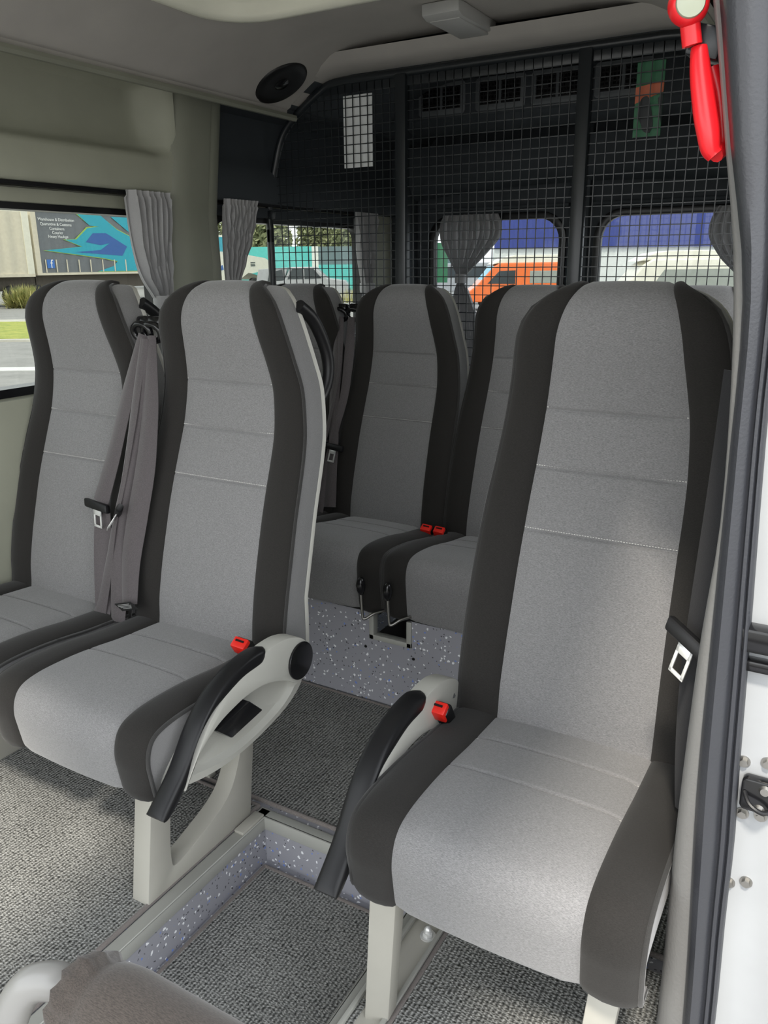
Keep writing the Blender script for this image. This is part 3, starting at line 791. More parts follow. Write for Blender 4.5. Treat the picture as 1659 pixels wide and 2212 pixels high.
for x in [-1.90 + i*.082 for i in range(21)]:
    q = (x + 1.08)/.82; s = .05*(1 - q*q)
    rows.append([(x, YB - .02, 1.56 + s), (x, YB - .07, 1.585 + s), (x, YB - .09, 1.63 + s), (x, YB - .10, 1.70 + s), (x, YB - .10, 1.78)])
m.grid(rows); tag(m.build('trim_13', M['lining'], None, 50), 'moulded dark panel above the rear windows', None, kind='structure')
du = thing('air_duct', 'dark overhead air duct with four pairs of square vents', 'duct', (-1.08, 3.1, 1.90))
MB().prism([(.0, -.075), (.0, .06), (.42, .06), (.42, -.075), (.2, -.10)], 'x', -.66, .66).build('housing', M['lining'], du, 30, bevel=.01)
for cx in (-.442, -.199, .022, .257):
    bz = MB().prism(round_rect(cx - .100, cx + .100, -.060, .054, .014), 'y', -.005, .002).build('vent_bezel', M['vent'], du, 30, bevel=.002)
    for s in (-1, 1): MB().box(cx + s*.043 - .036, cx + s*.043 + .037, -.007, -.0045, -.040, .034).build('vent_opening', M['gloss'], bz, 0)
    for s in (-1, 1):
        g = MB()
        x0 = cx + s*.043 - .036
        for k in range(6): g.box(x0 + k*.0138, x0 + k*.0138 + .004, -.010, -.002, -.040, .034)
        for k in range(6): g.box(x0, x0 + .073, -.012, -.006, -.040 + k*.0144, -.036 + k*.0144)
        g.box(x0 + .024, x0 + .048, -.016, -.006, -.008, .004)
        g.build('vent_grille', M['black'], bz, 0)
gs = thing('printed_sheet', 'green sheet with an orange band wired high behind the mesh', 'sign', (-.598, 2.536, 1.724))
MB().box(-.0385, .0385, -.0015, .0015, -.096, .096).build('sheet', M['green'], gs, 0)
MB().add([(-.0385, -.0025, .033), (-.0385, -.0025, -.009), (.0385, -.0025, .016), (.0385, -.0025, .044)], [(0, 1, 2, 3)]).build('band', M['rust'], gs, 0)
MB().prism([(p[0]*.73, p[1]*.73) for p in spline([(-.038, -.05), (-.03, .0), (-.005, .01), (.01, -.03), (.022, -.085), (.012, -.118), (-.012, -.112), (-.022, -.09)], 5, True)], 'y', -.004, -.0025).build('print', M['dkprint'], gs, 40)
MB().prism([(.025, .0), (.0385, .015), (.0385, -.066), (.033, -.044)], 'y', -.004, -.0025).build('print', M['dkprint'], gs, 40)

# ------------------------------------------------------------------ cargo barrier
YP = 2.52
outl = [(-1.965, .30), (-1.965, 1.335), (-1.962, 1.37), (-1.95, 1.42), (-1.945, 1.50), (-1.894, 1.658), (-1.868, 1.72), (-1.835, 1.760), (-1.795, 1.792), (-1.70, 1.850), (-1.655, 1.869), (-1.60, 1.874)]
bw = thing('cargo_barrier', 'black steel mesh cargo barrier behind the rear row', 'barrier', (-1.08, YP, .3))
def L3(x, z, y=0): return (x + 1.08, y, z - .3)
left = [Vector(L3(max(x, -1.94), z)) for x, z in outl]
right = [Vector((-p.x, p.y, p.z)) for p in left[::-1]]
path = spline([tuple(p) for p in left], 4)[:-1] + [Vector((-.52, 0, 1.574)), Vector((.52, 0, 1.574))] + spline([tuple(p) for p in right], 4)[1:]
MB().tube(path, .0135, 10).build('frame', M['bar'], bw, 60)
MB().box(-.70, .70, -.004, .006, 1.535, 1.565).build('top_rail', M['bar'], bw, 30, bevel=.002)
for x in (-.30, .302): MB().box(x - .020, x + .020, -.018, .016, .02, 1.57).build('post', M['bar'], bw, 30, bevel=.005)
MB().obox(L3(-1.935, 1.465, -.004), (0,1,0), (.25,0,1), (1,0,0), .034, .03, .03).build('clamp', M['bar'], bw, 30, bevel=.004)
def hwid(z):   # half width of the opening at height z
    pr_ = [(p[1], -1.08 - max(p[0], -1.94)) for p in outl]
    return interp([(z_, w) for z_, w in pr_], z)
def ztop(x):
    ax = abs(x)
    pts = [(-1.08 - max(p[0], -1.94), p[1]) for p in outl][::-1]
    if ax <= pts[0][0]: return 1.872
    return interp(sorted(pts), ax)
pitch, wr_ = .0287, .0013
for (xa, xb) in ((-.865, -.318), (-.282, .284), (.320, .865)):
    m = MB()
    x = math.ceil(xa/pitch)*pitch
    while x < xb:
        zt = ztop(x) - .3; m.box(x - wr_, x + wr_, -.004, -.001, .28, zt); x += pitch
    z = .58 + .006
    while z < 1.87:
        w = hwid(z); a, b = max(xa, -w), min(xb, w)
        if b > a: m.box(a, b, -.001, .002, z - .3 - wr_, z - .3 + wr_)
        z += pitch
    m.build('mesh_panel', M['bar'], bw, 0)
tag(MB().box(-1.611, -1.498, YP + .006, YP + .009, 1.605, 1.829).build('sign_plate', M['sheet'], None, 0), 'blank white plastic plate wired behind the mesh barrier', 'sign')
# ------------------------------------------------------------------ ceiling fittings
lm = thing('ceiling_lamp', 'grey rectangular lamp on the ceiling in front of the barrier', 'lamp', (-1.085, 2.32, 1.957))
MB().prism([(-.13, 0), (.13, 0), (.125, -.020), (.09, -.034), (-.10, -.038), (-.128, -.030)], 'x', -.056, .056).build('housing', M['lamp'], lm, 30, bevel=.005)
MB().box(-.045, .045, -.10, .10, -.0405, -.034).build('lens', M['lamp'], lm, 30, bevel=.002)
nrm = Vector((.53, 0, -.85)).normalized()
sp = thing('speaker', 'black oval speaker in the sloping edge of the headliner', 'speaker', (-1.725, 2.335, 1.852))
MB().lathe([(0, .006), (.06, .008), (.085, .010), (.092, .006), (.094, -.004)], (0, 0, 0), nrm, 40).build('bezel', M['black'], sp, 60)
MB().lathe([(0, .012), (.02, .012), (.026, .008)], (0, 0, 0), nrm, 24).build('dome', M['gloss'], sp, 60)
ht = thing('roof_hatch', 'cream rounded moulding of the roof hatch at the top edge', 'hatch', (-1.06, 1.375, 1.925))
o_, i_ = round_rect(-.555, .555, -.55, .585, .16, 10), round_rect(-.48, .48, -.475, .51, .12, 10)
mid = round_rect(-.515, .515, -.51, .545, .14, 10)
rows = [[(x, y, .026) for x, y in o_], [(x*.995, y*.995, -.006) for x, y in o_], [(lerp(a[0], b[0], .5), lerp(a[1], b[1], .5), -.020) for a, b in zip(o_, mid)], [(x, y, -.022) for x, y in mid], [(lerp(a[0], b[0], .6), lerp(a[1], b[1], .6), -.014) for a, b in zip(mid, i_)], [(x, y, .006) for x, y in i_], [(x*.93, y*.93, .016) for x, y in i_]]
m = MB(); m.grid(rows, closed_u=True); nn = len(o_); m.f.append(tuple((len(rows)-1)*nn + k for k in range(nn)))
m.build('moulding', M['hatch'], ht, 60)
hm = thing('rescue_hammer', 'red emergency hammer with a white disc clipped by the door', 'hammer', (-.165, .97, 1.46))
ho = Vector((-.165, .97, 1.46))
hd = Vector((.35, -.92, -.05)).normalized()
hc = Vector((-.1935, .955, 1.5365)) - ho
MB().lathe([(.0, -.012), (.012, -.012), (.0190, -.006), (.0205, 0), (.0190, .006), (.0165, .010), (.0145, .011)], hc, hd, 28).build('head', M['hred'], hm, 60)
MB().lathe([(.0148, .009), (.0135, .0135), (0, .0145)], hc, hd, 28).build('disc', M['white'], hm, 60)
MB().tube([hc + Vector((.002, .004, -.015)), hc + Vector((.006, .006, -.036))], .010, 12, squash=.7).build('neck', M['hred'], hm, 60)
grip = spline([(-.182, .970, 1.500), (-.178, .968, 1.475), (-.170, .966, 1.44), (-.164, .965, 1.418), (-.160, .965, 1.402), (-.155, .966, 1.395)], 6)
MB().tube([p - ho for p in grip], [.0085 + .0035*sin(pi*min(1, i/len(grip)*1.1)) for i in range(len(grip))], 12, squash=1.0).build('handle', M['hred'], hm, 60)
g2 = spline([(-.170, .985, 1.482), (-.160, .985, 1.455), (-.154, .985, 1.425), (-.151, .982, 1.405), (-.155, .970, 1.396)], 6)
MB().tube([p - ho for p in g2], .008, 10).build('handle_guard', M['hred'], hm, 60)
MB().obox(Vector((-.176, .985, 1.505)) - ho, (1,0,-.3), (0,1,0), (.3,0,1), .034, .034, .030).obox(Vector((-.160, .997, 1.525)) - ho, (1,0,-.3), (0,1,0), (.3,0,1), .022, .02, .07).build('clip', M['bar'], hm, 30, bevel=.003)

# ------------------------------------------------------------------ curtains
def curtain(label, prof, plane, const, side, tie=None, folds=9, amp=.020, cat='curtain'):
    """prof: (z, a, b) edges down the drape; plane 'x' hangs on the side wall (a,b are y), 'y' on the rear (a,b are x)"""
    z0 = prof[0][0]; mid = (prof[0][1]+prof[0][2])/2
    loc = (const, mid, z0) if plane == 'x' else (mid, const, z0)
    t = thing('curtain', label, cat, loc, 'tied van curtains'); o = Vector(loc)
    zs_ = [lerp(prof[0][0], prof[-1][0], i/60) for i in range(61)]
    A = sorted((z, a) for z, a, b in prof); B = sorted((z, b) for z, a, b in prof)
    W0 = abs(prof[0][2]-prof[0][1]); rows = []; nu = folds*14
    ph = [random.uniform(0, 6) for _ in range(4)]
    for z in zs_:
        a, b = smooth_interp(A, z), smooth_interp(B, z); w = abs(b-a); row = []
        k = min(1.0, .35 + .65*w/W0)
        for j in range(nu+1):
            u = j/nu; uu = u + .010*sin(5*u + ph[0]) 
            fx = 1 - 2*abs(sin(pi*folds*uu + .5*sin((z0-z)*7 + ph[1])))**.75
            d = amp*k*(fx + .35*sin(2*pi*folds*.5*uu + ph[2]))
            if z0 - z < .02: d *= .6
            sk = .25*w/folds*cos(2*pi*folds*uu)*.5
            p = lerp(a, b, u) + sk*(1 if 0 < j < nu else 0)
            row.append(Vector((const + side*(d + amp*1.2), p, z)) - o if plane == 'x' else Vector((p, const + side*(d + amp*1.2), z)) - o)
        rows.append(row)
    m = MB(); m.grid(rows); ob = m.build('drape', M['curtain'], t, 80)
    if tie:
        z, a, b = tie; c = (a+b)/2; hw = abs(b-a)/2 + .006; rows = []
        for zz, s in ((z + .020, .97), (z + .012, 1), (z - .012, 1), (z - .020, .97)):
            r = []
            for k in range(24):
                th = 2*pi*k/24; pp = c + hw*s*cos(th); dd = const + side*(amp*1.2 + (.026 + amp*.3)*s*sin(th))
                r.append(Vector((dd, pp, zz)) - o if plane == 'x' else Vector((pp, dd, zz)) - o)
            rows.append(r)
        MB().grid(rows, closed_u=True).build('tieback', M['curtain'], t, 60)
    return t
curtain('silver curtain at the rear end of the long front window', [(1.502, 1.786, 1.945), (1.42, 1.790, 1.943), (1.34, 1.797, 1.930), (1.26, 1.815, 1.925), (1.20, 1.852, 1.918), (1.178, 1.866, 1.916), (1.15, 1.835, 1.918), (1.08, 1.81, 1.925)], 'x', -1.905, 1, (1.182, 1.862, 1.918), 7)
curtain('silver curtain just behind the pillar, in front of the barrier', [(1.502, 2.204, 2.372), (1.44, 2.195, 2.350), (1.37, 2.188, 2.325), (1.30, 2.186, 2.290), (1.23, 2.188, 2.258), (1.15, 2.19, 2.25)], 'x', -1.905, 1, None, 9)
curtain('grey curtain at the far end of the second left window', [(1.497, 3.03, 3.195), (1.42, 3.03, 3.19), (1.31, 3.045, 3.185), (1.20, 3.075, 3.15), (1.17, 3.085, 3.145), (1.10, 3.05, 3.15), (1.0, 3.03, 3.16)], 'x', -1.905, 1, (1.19, 3.082, 3.146), 8)
curtain('dark curtain tied to a heart shape on the rear window', [(1.495, -1.690, -1.430), (1.45, -1.702, -1.412), (1.40, -1.700, -1.415), (1.34, -1.675, -1.465), (1.27, -1.64, -1.54), (1.22, -1.618, -1.585), (1.16, -1.635, -1.56), (1.05, -1.645, -1.52), (.90, -1.63, -1.50), (.76, -1.61, -1.49)], 'y', 3.50, -1, (1.222, -1.621, -1.582), 11)
curtain('dark curtain at the edge of the rear window by the door side', [(1.49, -.525, -.32), (1.44, -.548, -.31), (1.38, -.548, -.30), (1.30, -.50, -.30), (1.22, -.43, -.31), (1.1, -.45, -.30)], 'y', 3.50, -1, None, 8)

# ------------------------------------------------------------------ seat belts
def ribbon(pts, w=.046, th=.0014, face=(0, -1, 0), twist=0.0, crease=.0):
    P = spline(pts, 8); rows = []; n = len(P)
    F = Vector(face).normalized()
    for i, p in enumerate(P):
        t = (P[min(i+1, n-1)] - P[max(i-1, 0)]).normalized()
        s = t.cross(F).normalized(); tw = twist*sin(pi*i/(n-1))
        s = Matrix.Rotation(tw, 3, t) @ s; nn = s.cross(t).normalized()
        ww = w if not isinstance(w, (list, tuple)) else interp([(k/(len(w)-1), q) for k, q in enumerate(w)], i/(n-1))
        row = [p + s*(ww*q/2) + nn*(th/2 + crease*(1 - q*q)) for q in (-1, -.5, 0, .5, 1)] + [p + s*(ww*q/2) - nn*(th/2 - crease*(1 - q*q)) for q in (1, .5, 0, -.5, -1)]
        rows.append(row)
    m = MB(); m.grid(rows, closed_u=True); m.f.append(tuple(range(10))); m.f.append(tuple((n-1)*10 + k for k in range(10)))
    return m
def tongue(root, c, ax, down, o):
    """black grip with a pierced metal tongue"""
    c = Vector(c) - Vector(o); ax = Vector(ax).normalized(); dn = Vector(down).normalized(); nn = ax.cross(dn).normalized()
    k = MB().obox(c, ax, dn, nn, .078, .022, .016).build('tongue_grip', M['black'], root, 30, bevel=.005)
    b = MB()
    b.obox(c + dn*.030 - ax*.0105, ax, dn, nn, .005, .044, .003); b.obox(c + dn*.030 + ax*.0105, ax, dn, nn, .005, .044, .003)
    b.obox(c + dn*.050, ax, dn, nn, .026, .006, .003); b.obox(c + dn*.017, ax, dn, nn, .026, .014, .003)
    b.build('tongue_blade', M['chrome'], k, 30, bevel=.0008)
def guide(root, c, o):
    """black loop on a stub that carries the webbing off the shoulder of the seat"""
    c = Vector(c) - Vector(o)
    lp_ = [c + Vector((.027*cos(a), -.004 - .006*sin(a), -.010 + .020*sin(a))) for a in [2*pi*i/24 for i in range(24)]]
    MB().tube(lp_, .0075, 8, closed=True).build('belt_guide', M['gloss'], root, 60)
    MB().obox(c + Vector((0, .020, .010)), (1,0,0), (0,1,-.2), (0,.2,1), .046, .045, .030).build('guide_bracket', M['gloss'], root, 30, bevel=.009)
def belt(label, strips, tg, gd, group='seat belts'):
    o = Vector(gd); t = thing('seat_belt', label, 'seat belt', gd, group)
    for pts, w, tw, cr_ in strips: ribbon(sub(pts, o), w, twist=tw, crease=cr_).build('webbing', M['web'], t, 40)
    if tg: tongue(t, *tg, o)
    guide(t, gd, o)
    return t
belt('seat belt of the window seat, tongue hanging at the left of the bundle',
     [([(-1.462, 1.392, 1.135), (-1.496, 1.352, .986), (-1.519, 1.315, .855), (-1.545, 1.282, .740)], [.030, .046, .050, .050], .15, .007),
      ([(-1.545, 1.286, .735), (-1.530, 1.260, .64), (-1.512, 1.232, .54), (-1.500, 1.210, .468)], .046, -.5, .003),
      ([(-1.452, 1.384, 1.128), (-1.462, 1.336, .947), (-1.474, 1.298, .80), (-1.487, 1.268, .70), (-1.500, 1.240, .58), (-1.512, 1.205, .462)], [.022, .034, .03, .026, .04, .044], .5, .005)],
     ((-1.547, 1.270, .732), (1, 0, -.12), (.22, -.25, -1)), (-1.468, 1.398, 1.150))
belt('seat belt of the aisle seat, on the right of the hanging bundle',
     [([(-1.435, 1.392, 1.132), (-1.418, 1.353, .985), (-1.410, 1.312, .845), (-1.418, 1.276, .720), (-1.425, 1.250, .62), (-1.415, 1.222, .52)], [.026, .046, .055, .058, .056, .05], -.15, .009),
      ([(-1.445, 1.380, 1.126), (-1.452, 1.340, .95), (-1.462, 1.296, .79), (-1.474, 1.270, .68), (-1.462, 1.243, .59), (-1.448, 1.210, .470)], [.020, .028, .030, .032, .044, .046], -.6, .004)],
     ((-1.470, 1.266, .728), (.6, -.4, .45), (-.5, -.3, -.8)), (-1.437, 1.400, 1.150))
lb = thing('care_label', 'small black belt label with pale print above the cushion', 'label', (-1.408, 1.205, .520)); lo_ = Vector(lb.location)
MB().obox((0, 0, 0), (1, 0, .3), (0, -.8, 1), (0, -1, -.5), .056, .034, .002).build('label_cloth', M['tag'], lb, 0)
m = MB()
for k, w in enumerate((.04, .046, .038, .03)):
    m.obox(Vector((0, -.0022, 0)) + Vector((0, -.8, 1)).normalized()*(.010 - k*.0058), (1, 0, .3), (0, -.8, 1), (0, -1, -.5), w, .002, .0006)
m.build('label_print', M['ink'], lb, 0)
belt('rear row seat belt with a white metal tongue, beside the left wall seat',
     [([(-1.560, 2.395, 1.115), (-1.550, 2.356, .967), (-1.541, 2.316, .829), (-1.522, 2.276, .689), (-1.520, 2.258, .627), (-1.505, 2.216, .482)], [.028, .046, .046, .046, .05, .05], .2, .007),
      ([(-1.548, 2.386, 1.110), (-1.538, 2.344, .938), (-1.552, 2.290, .75), (-1.572, 2.25, .607), (-1.568, 2.207, .45)], [.02, .03, .026, .024, .03], .6, .004)],
     ((-1.512, 2.260, .686), (1, 0, -.1), (-.12, -.25, -1)), (-1.562, 2.402, 1.132))
belt('rear row seat belt hanging beside the second rear seat',
     [([(-1.512, 2.395, 1.115), (-1.506, 2.366, 1.0), (-1.503, 2.325, .862), (-1.520, 2.292, .752), (-1.535, 2.262, .64), (-1.545, 2.206, .455)], [.026, .034, .028, .026, .024, .03], -.5, .004)],
     ((-1.585, 2.268, .684), (.7, .5, .2), (-.2, -.3, -1)), (-1.506, 2.404, 1.134))
dt = thing('seat_belt', 'dark seat belt between the single seat and the door pillar', 'seat belt', (-.135, 1.03, 1.0), 'seat belts'); do = Vector(dt.location)
ribbon(sub([(-.120, 1.07, 1.16), (-.124, 1.075, 1.0), (-.130, 1.08, .84), (-.133, 1.085, .72), (-.129, 1.09, .60), (-.122, 1.10, .50)], do), .036, face=(-.5, -1, 0), crease=.002).build('webbing', M['bweb'], dt, 40)
tongue(dt, (-.138, 1.055, .800), (.80, -.45, -.35), (-.22, -.25, -1), do)

# ------------------------------------------------------------------ padded grab rail in the foreground
gr = thing('grab_rail', 'grey tube grab rail with a padded brown grey sleeve, in the bottom corner', 'rail', (-.58, .345, 0)); go = Vector(gr.location)
ax = spline([(-.601, .318, -.13), (-.601, .318, .30), (-.600, .319, .58), (-.597, .324, .620), (-.583, .336, .650), (-.560, .347, .658), (-.53, .352, .655), (-.40, .355, .648), (-.15, .356, .640)], 8)
MB().tube([p - go for p in ax], .0170, 16).build('tube', M['grab'], gr, 60)
sa = [(-.538 + i*.01, .3525 + .0006*i*.3, .6545 - .0004*i) for i in range(46)]
rad = []
for i in range(46):
    rad.append(interp([(0, .018), (1, .036), (2, .0405), (2.6, .0385), (3, .0360), (4, .0405), (6, .043), (45, .045)], i))
m = MB(); rows = []
for i, (p, r) in enumerate(zip(sa, rad)):
    row = []
    for k in range(40):
        th = 2*pi*k/40; rr = r
        if 0 < i < 3: rr = r*(1 + .09*sin(13*th + .6) + .03*sin(5*th))
        dx = .006 if i == 0 else .0045*sin(13*th) - .006 if i == 1 else 0
        row.append(Vector((p[0] + dx, p[1] + rr*cos(th), p[2] + rr*sin(th))) - go)
    rows.append(row)
m.grid(rows, closed_u=True); m.build('sleeve', M['sleeve'], gr, 80)

# ------------------------------------------------------------------ outside
GZ = -.65
tag(MB().add([(-700, -300, GZ), (400, -300, GZ), (400, 800, GZ), (-700, 800, GZ)], [(0, 1, 2, 3)]).build('ground', M['asphalt'], None, 0), 'grey asphalt yard around the van', None, kind='structure')
RX, RN = Vector((.8648, .5021, 0)), Vector((-.5021, .8648, 0))
def strip(name, d0, d1, s0, s1, z, mat, label, kind='structure', cat=None, n=1):
    m = MB(); v = [RX*s0 + RN*d0, RX*s1 + RN*d0, RX*s1 + RN*d1, RX*s0 + RN*d1]
    m.add([(p.x, p.y, GZ) for p in v] + [(p.x, p.y, GZ + z) for p in v], [(0,3,2,1),(4,5,6,7),(0,1,5,4),(1,2,6,5),(2,3,7,6),(3,0,4,7)])
    return tag(m.build(name, mat, None, 0), label, cat, kind=kind)
strip('road_line', 15.8, 16.35, -60, 20, .012, M['lane'], 'white painted line on the road', 'structure')
strip('kerb', 22.2, 22.5, -60, -5, .06, M['concrete'], 'pale kerb in front of the grass verge', 'structure')
strip('lawn', 22.5, 29.6, -60, -5, .07, M['grass'], 'yellow green grass verge beside the road', 'structure')
strip('footpath', 29.6, 31.0, -60, -5, .06, M['concrete'], 'pale footpath behind the grass verge', 'structure')
def blob(name, c, r, n, mat, label, cat, group=None, flat=1.0, leaf=.16, spread=1.0):
    """foliage as a cloud of many small tilted leaves around a volume"""
    m = MB(); c = Vector(c)
    for _ in range(n):
        while True:
            p = Vector((random.uniform(-1, 1), random.uniform(-1, 1), random.uniform(-1, 1)))
            if .25 < p.length < 1: break
        q = c + Vector((p.x*r[0], p.y*r[1], p.z*r[2]))
        a = Vector((random.gauss(0, 1), random.gauss(0, 1), random.gauss(0, 1))).normalized(); b = a.orthogonal().normalized(); L = leaf*random.uniform(.6, 1.4)
        m.add([q - a*L - b*L*.35, q - b*L*.1 + a*L*.1 - b*L*.4, q + a*L, q + b*L*.5], [(0, 1, 2, 3)])
    return m
bu = thing('bush', 'spiky green and straw coloured bush on the verge before the trailer', 'bush', (-36.2, 26.9, GZ))
m = MB()
for _ in range(1500):
    a = random.uniform(0, 2*pi); el = random.uniform(.15, 1.5); L = random.uniform(.7, 1.45)
    b0 = Vector((random.gauss(0, .3), random.gauss(0, .3), 0)); d = Vector((cos(a)*cos(el), sin(a)*cos(el), sin(el)*.85)); s = Vector((-sin(a), cos(a), 0))*.035
    m.add([b0 - s, b0 + s, b0 + d*L*.6 + s*.7, b0 + d*L, b0 + d*L*.6 - s*.7], [(0, 1, 2, 3, 4)])
m.build('foliage', M['bush'], bu, 0)
# semi-trailer with printed curtain sides
TX = -38.0
tr = thing('semi_trailer', 'slate grey curtain sided trailer with a teal arrow print', 'trailer', (TX, 35.5, GZ)); to = Vector(tr.location)
def TP(y, z, dx=0): return (dx, y - to.y, z - GZ)
m = MB(); rows = []
for k in range(121):
    y = lerp(29.3, 42.2, k/120); rows.append([TP(y, z, .022*sin(y*9 + .6*sin(y*2.3)) * (1 if .9 < z < 4.0 else .2)) for z in (.98, 1.6, 2.4, 3.2, 4.05)])
m.grid(rows); m.build('curtain_side', M['slate'], tr, 60)
MB().box(-2.5, -.03, 29.25 - to.y, 42.25 - to.y, .9 - GZ, 4.1 - GZ).build('body', M['cabw'], tr, 0)
MB().box(-2.52, .03, 29.2 - to.y, 42.3 - to.y, 4.05 - GZ, 4.16 - GZ).build('roof_rail', M['dirt'], tr, 0)
MB().box(-.06, .05, 29.2 - to.y, 42.3 - to.y, .86 - GZ, .98 - GZ).build('side_rail', M['cream'], tr, 0)
MB().box(-.2, .06, 29.15 - to.y, 29.45 - to.y, .86 - GZ, 4.1 - GZ).build('corner_post', M['cream'], tr, 0)
MB().box(-2.3, -.5, 29.4 - to.y, 42.2 - to.y, .12 - GZ, .88 - GZ).build('chassis', M['dirt'], tr, 0)
def decal(name, pts, mat, d, par, f=TP):
    return MB().add([f(y, z, d) for y, z in pts], [tuple(range(len(pts)))]).build(name, mat, par, 0)
teal = [(32.19,4.03),(32.94,3.47),(33.59,3.43),(32.76,3.33),(31.93,2.72),(31.16,2.69),(32.26,2.35),(31.71,2.30),(29.85,2.13),(33.72,1.74),(34.72,1.57),(34.33,1.29),(33.2,1.02),(36.6,1.02),(37.2,2.1),(36.4,2.75),(34.9,3.3),(33.8,4.03)]
cy, cz = 34.0, 2.4
decal('arrow_outline', [(cy + (y-cy)*1.035 - .03, min(4.04, max(.99, cz + (z-cz)*1.05))) for y, z in teal], M['lime'], .030, tr)
decal('arrow_print', teal, M['teal'], .036, tr)
decal('arrow_core', [(32.54,2.59),(33.09,3.07),(34.04,3.10),(35.53,2.39),(35.11,1.87),(31.75,2.05),(33.53,2.18),(34.25,2.56),(33.57,2.44)], M['navy'], .042, tr)
decal('arrow_print', [(34.5,4.0),(36.0,3.05),(36.8,3.3),(36.0,4.0)], M['teal'], .036, tr)
def text(name, s, size, loc, rot, mat, par, align='CENTER', d=.004):
    cu = bpy.data.curves.new(name, 'FONT'); cu.body = s; cu.size = size; cu.align_x = align; cu.align_y = 'CENTER'; cu.extrude = d
    tmp = bpy.data.objects.new(name, cu); COL.objects.link(tmp)
    dg = bpy.context.evaluated_depsgraph_get(); me = bpy.data.meshes.new_from_object(tmp.evaluated_get(dg))
    bpy.data.objects.remove(tmp); me.materials.clear(); me.materials.append(mat)
    ob = bpy.data.objects.new(name, me); COL.objects.link(ob); ob.location = loc; ob.rotation_euler = rot; ob.parent = par
    return ob
RT = (pi/2, 0, pi/2)
for s, y, z in (('Warehouse & Distribution', 30.75, 3.69), ('Quarantine & Customs', 30.7, 3.455), ('Containers', 30.72, 3.235), ('Courier', 30.74, 3.03), ('Heavy Haulage', 30.76, 2.83)):
    text('lettering', s, .215, TP(y, z, .034), RT, M['paper'], tr)
bd = MB().box(.036, .044, 29.82 - to.y, 30.3 - to.y, 1.22 - GZ, 1.66 - GZ).build('badge', M['logo'], tr, 0)
text('badge_letter', 'f', .62, TP(30.1, 1.42, .046), RT, M['paper'], bd)
for y in (29.74, 30.42, 31.11, 31.92, 32.72, 33.58, 34.45, 35.3, 36.2): MB().box(.04, .06, y - .03 - to.y, y + .03 - to.y, 1.0 - GZ, 1.66 - GZ).build('curtain_strap', M['cream'], tr, 0)
def wheel(m_par, c, r, w, name='wheel', axis=(1,0,0)):
    t = MB().lathe([(r*.55, 0), (r*.9, 0), (r, w*.2), (r, w*.8), (r*.9, w), (r*.55, w)], c, axis, 28).build(name, M['tyre'], m_par, 50)
    a = Vector(axis); MB().lathe([(r*.56, w*.75), (r*.5, w*.9), (r*.3, w*.95), (r*.2, w*1.08), (0, w*1.08)], c, axis, 20).build('hub', M['dirt'], t, 50)
tb = thing('semi_trailer', 'cream curtain sided trailer cut by the left frame edge', 'trailer', (TX, 24.5, GZ)); t2 = Vector(tb.location)
m = MB(); rows = []
for k in range(80):
    y = lerp(19.5, 28.6, k/79); rows.append([(.03*sin(y*8), y - t2.y, z - GZ) for z in (.95, 2, 3, 4.0)])
m.grid(rows); m.build('curtain_side', M['cream'], tb, 60)
MB().box(-2.5, -.05, -5.0, 4.15, .9 - GZ, 4.05 - GZ).build('body', M['cabw'], tb, 0)
MB().box(-.1, .05, 4.1, 4.5, .85 - GZ, 4.1 - GZ).build('corner_post', M['cabw'], tb, 0)
MB().box(-2.5, .06, -5, 4.5, .80 - GZ, .95 - GZ).build('side_rail', M['cream'], tb, 0); MB().box(-2.3, -.45, -5, 4.8, .1 - GZ, .8 - GZ).build('chassis', M['dirt'], tb, 0)
for y in (-1.6, -.2, 1.6, 3.1, 4.6): wheel(tb, (-.32, y, .52), .52, .3)
pm = thing('prime_mover', 'cream and teal truck cab numbered 409 pulling the trailer', 'truck', (TX, 45.5, GZ)); p0 = Vector(pm.location)
def PY(y, z): return (y - p0.y, z - GZ)
MB().prism([PY(43.0, .25), PY(43.0, 3.2), PY(45.4, 3.25), PY(46.0, 2.9), PY(46.3, 2.0), PY(48.6, 1.75), PY(49.3, 1.45), PY(49.3, .3), PY(48.4, .25), PY(48.1, .62), PY(46.6, .75), PY(45.6, .3)], 'x', -2.4, 0).build('cab', M['cabw'], pm, 0)
MB().prism([PY(43.1, 2.2), PY(43.1, 3.1), PY(45.2, 3.1), PY(45.7, 2.8), PY(45.95, 2.1)], 'x', -2.42, .015).build('cab_decal', M['teal'], pm, 0)
MB().prism([PY(47.0, .70), PY(49.2, 1.0), PY(49.2, .5), PY(48.3, .4)], 'x', -.02, .02).build('cab_decal', M['fence'], pm, 0)
MB().prism([PY(42.9, 1.0), PY(43.9, 1.3), PY(44.0, 1.0), PY(43.0, .8)], 'x', -.02, .02).build('cab_decal', M['navy'], pm, 0)
text('fleet_number', '409', .42, (.02, 46.05 - p0.y, 1.50 - GZ), RT, M['vwin'], pm)
for k in range(3): MB().box(0, .02, 46.9 - p0.y, 47.4 - p0.y, 1.20 + k*.11 - GZ, 1.26 + k*.11 - GZ).build('intake_slot', M['vwin'], pm, 0)
wheel(pm, (-.3, 47.3 - p0.y, .52), .54, .32); wheel(pm, (-.3, 43.5 - p0.y, .52), .52, .3)
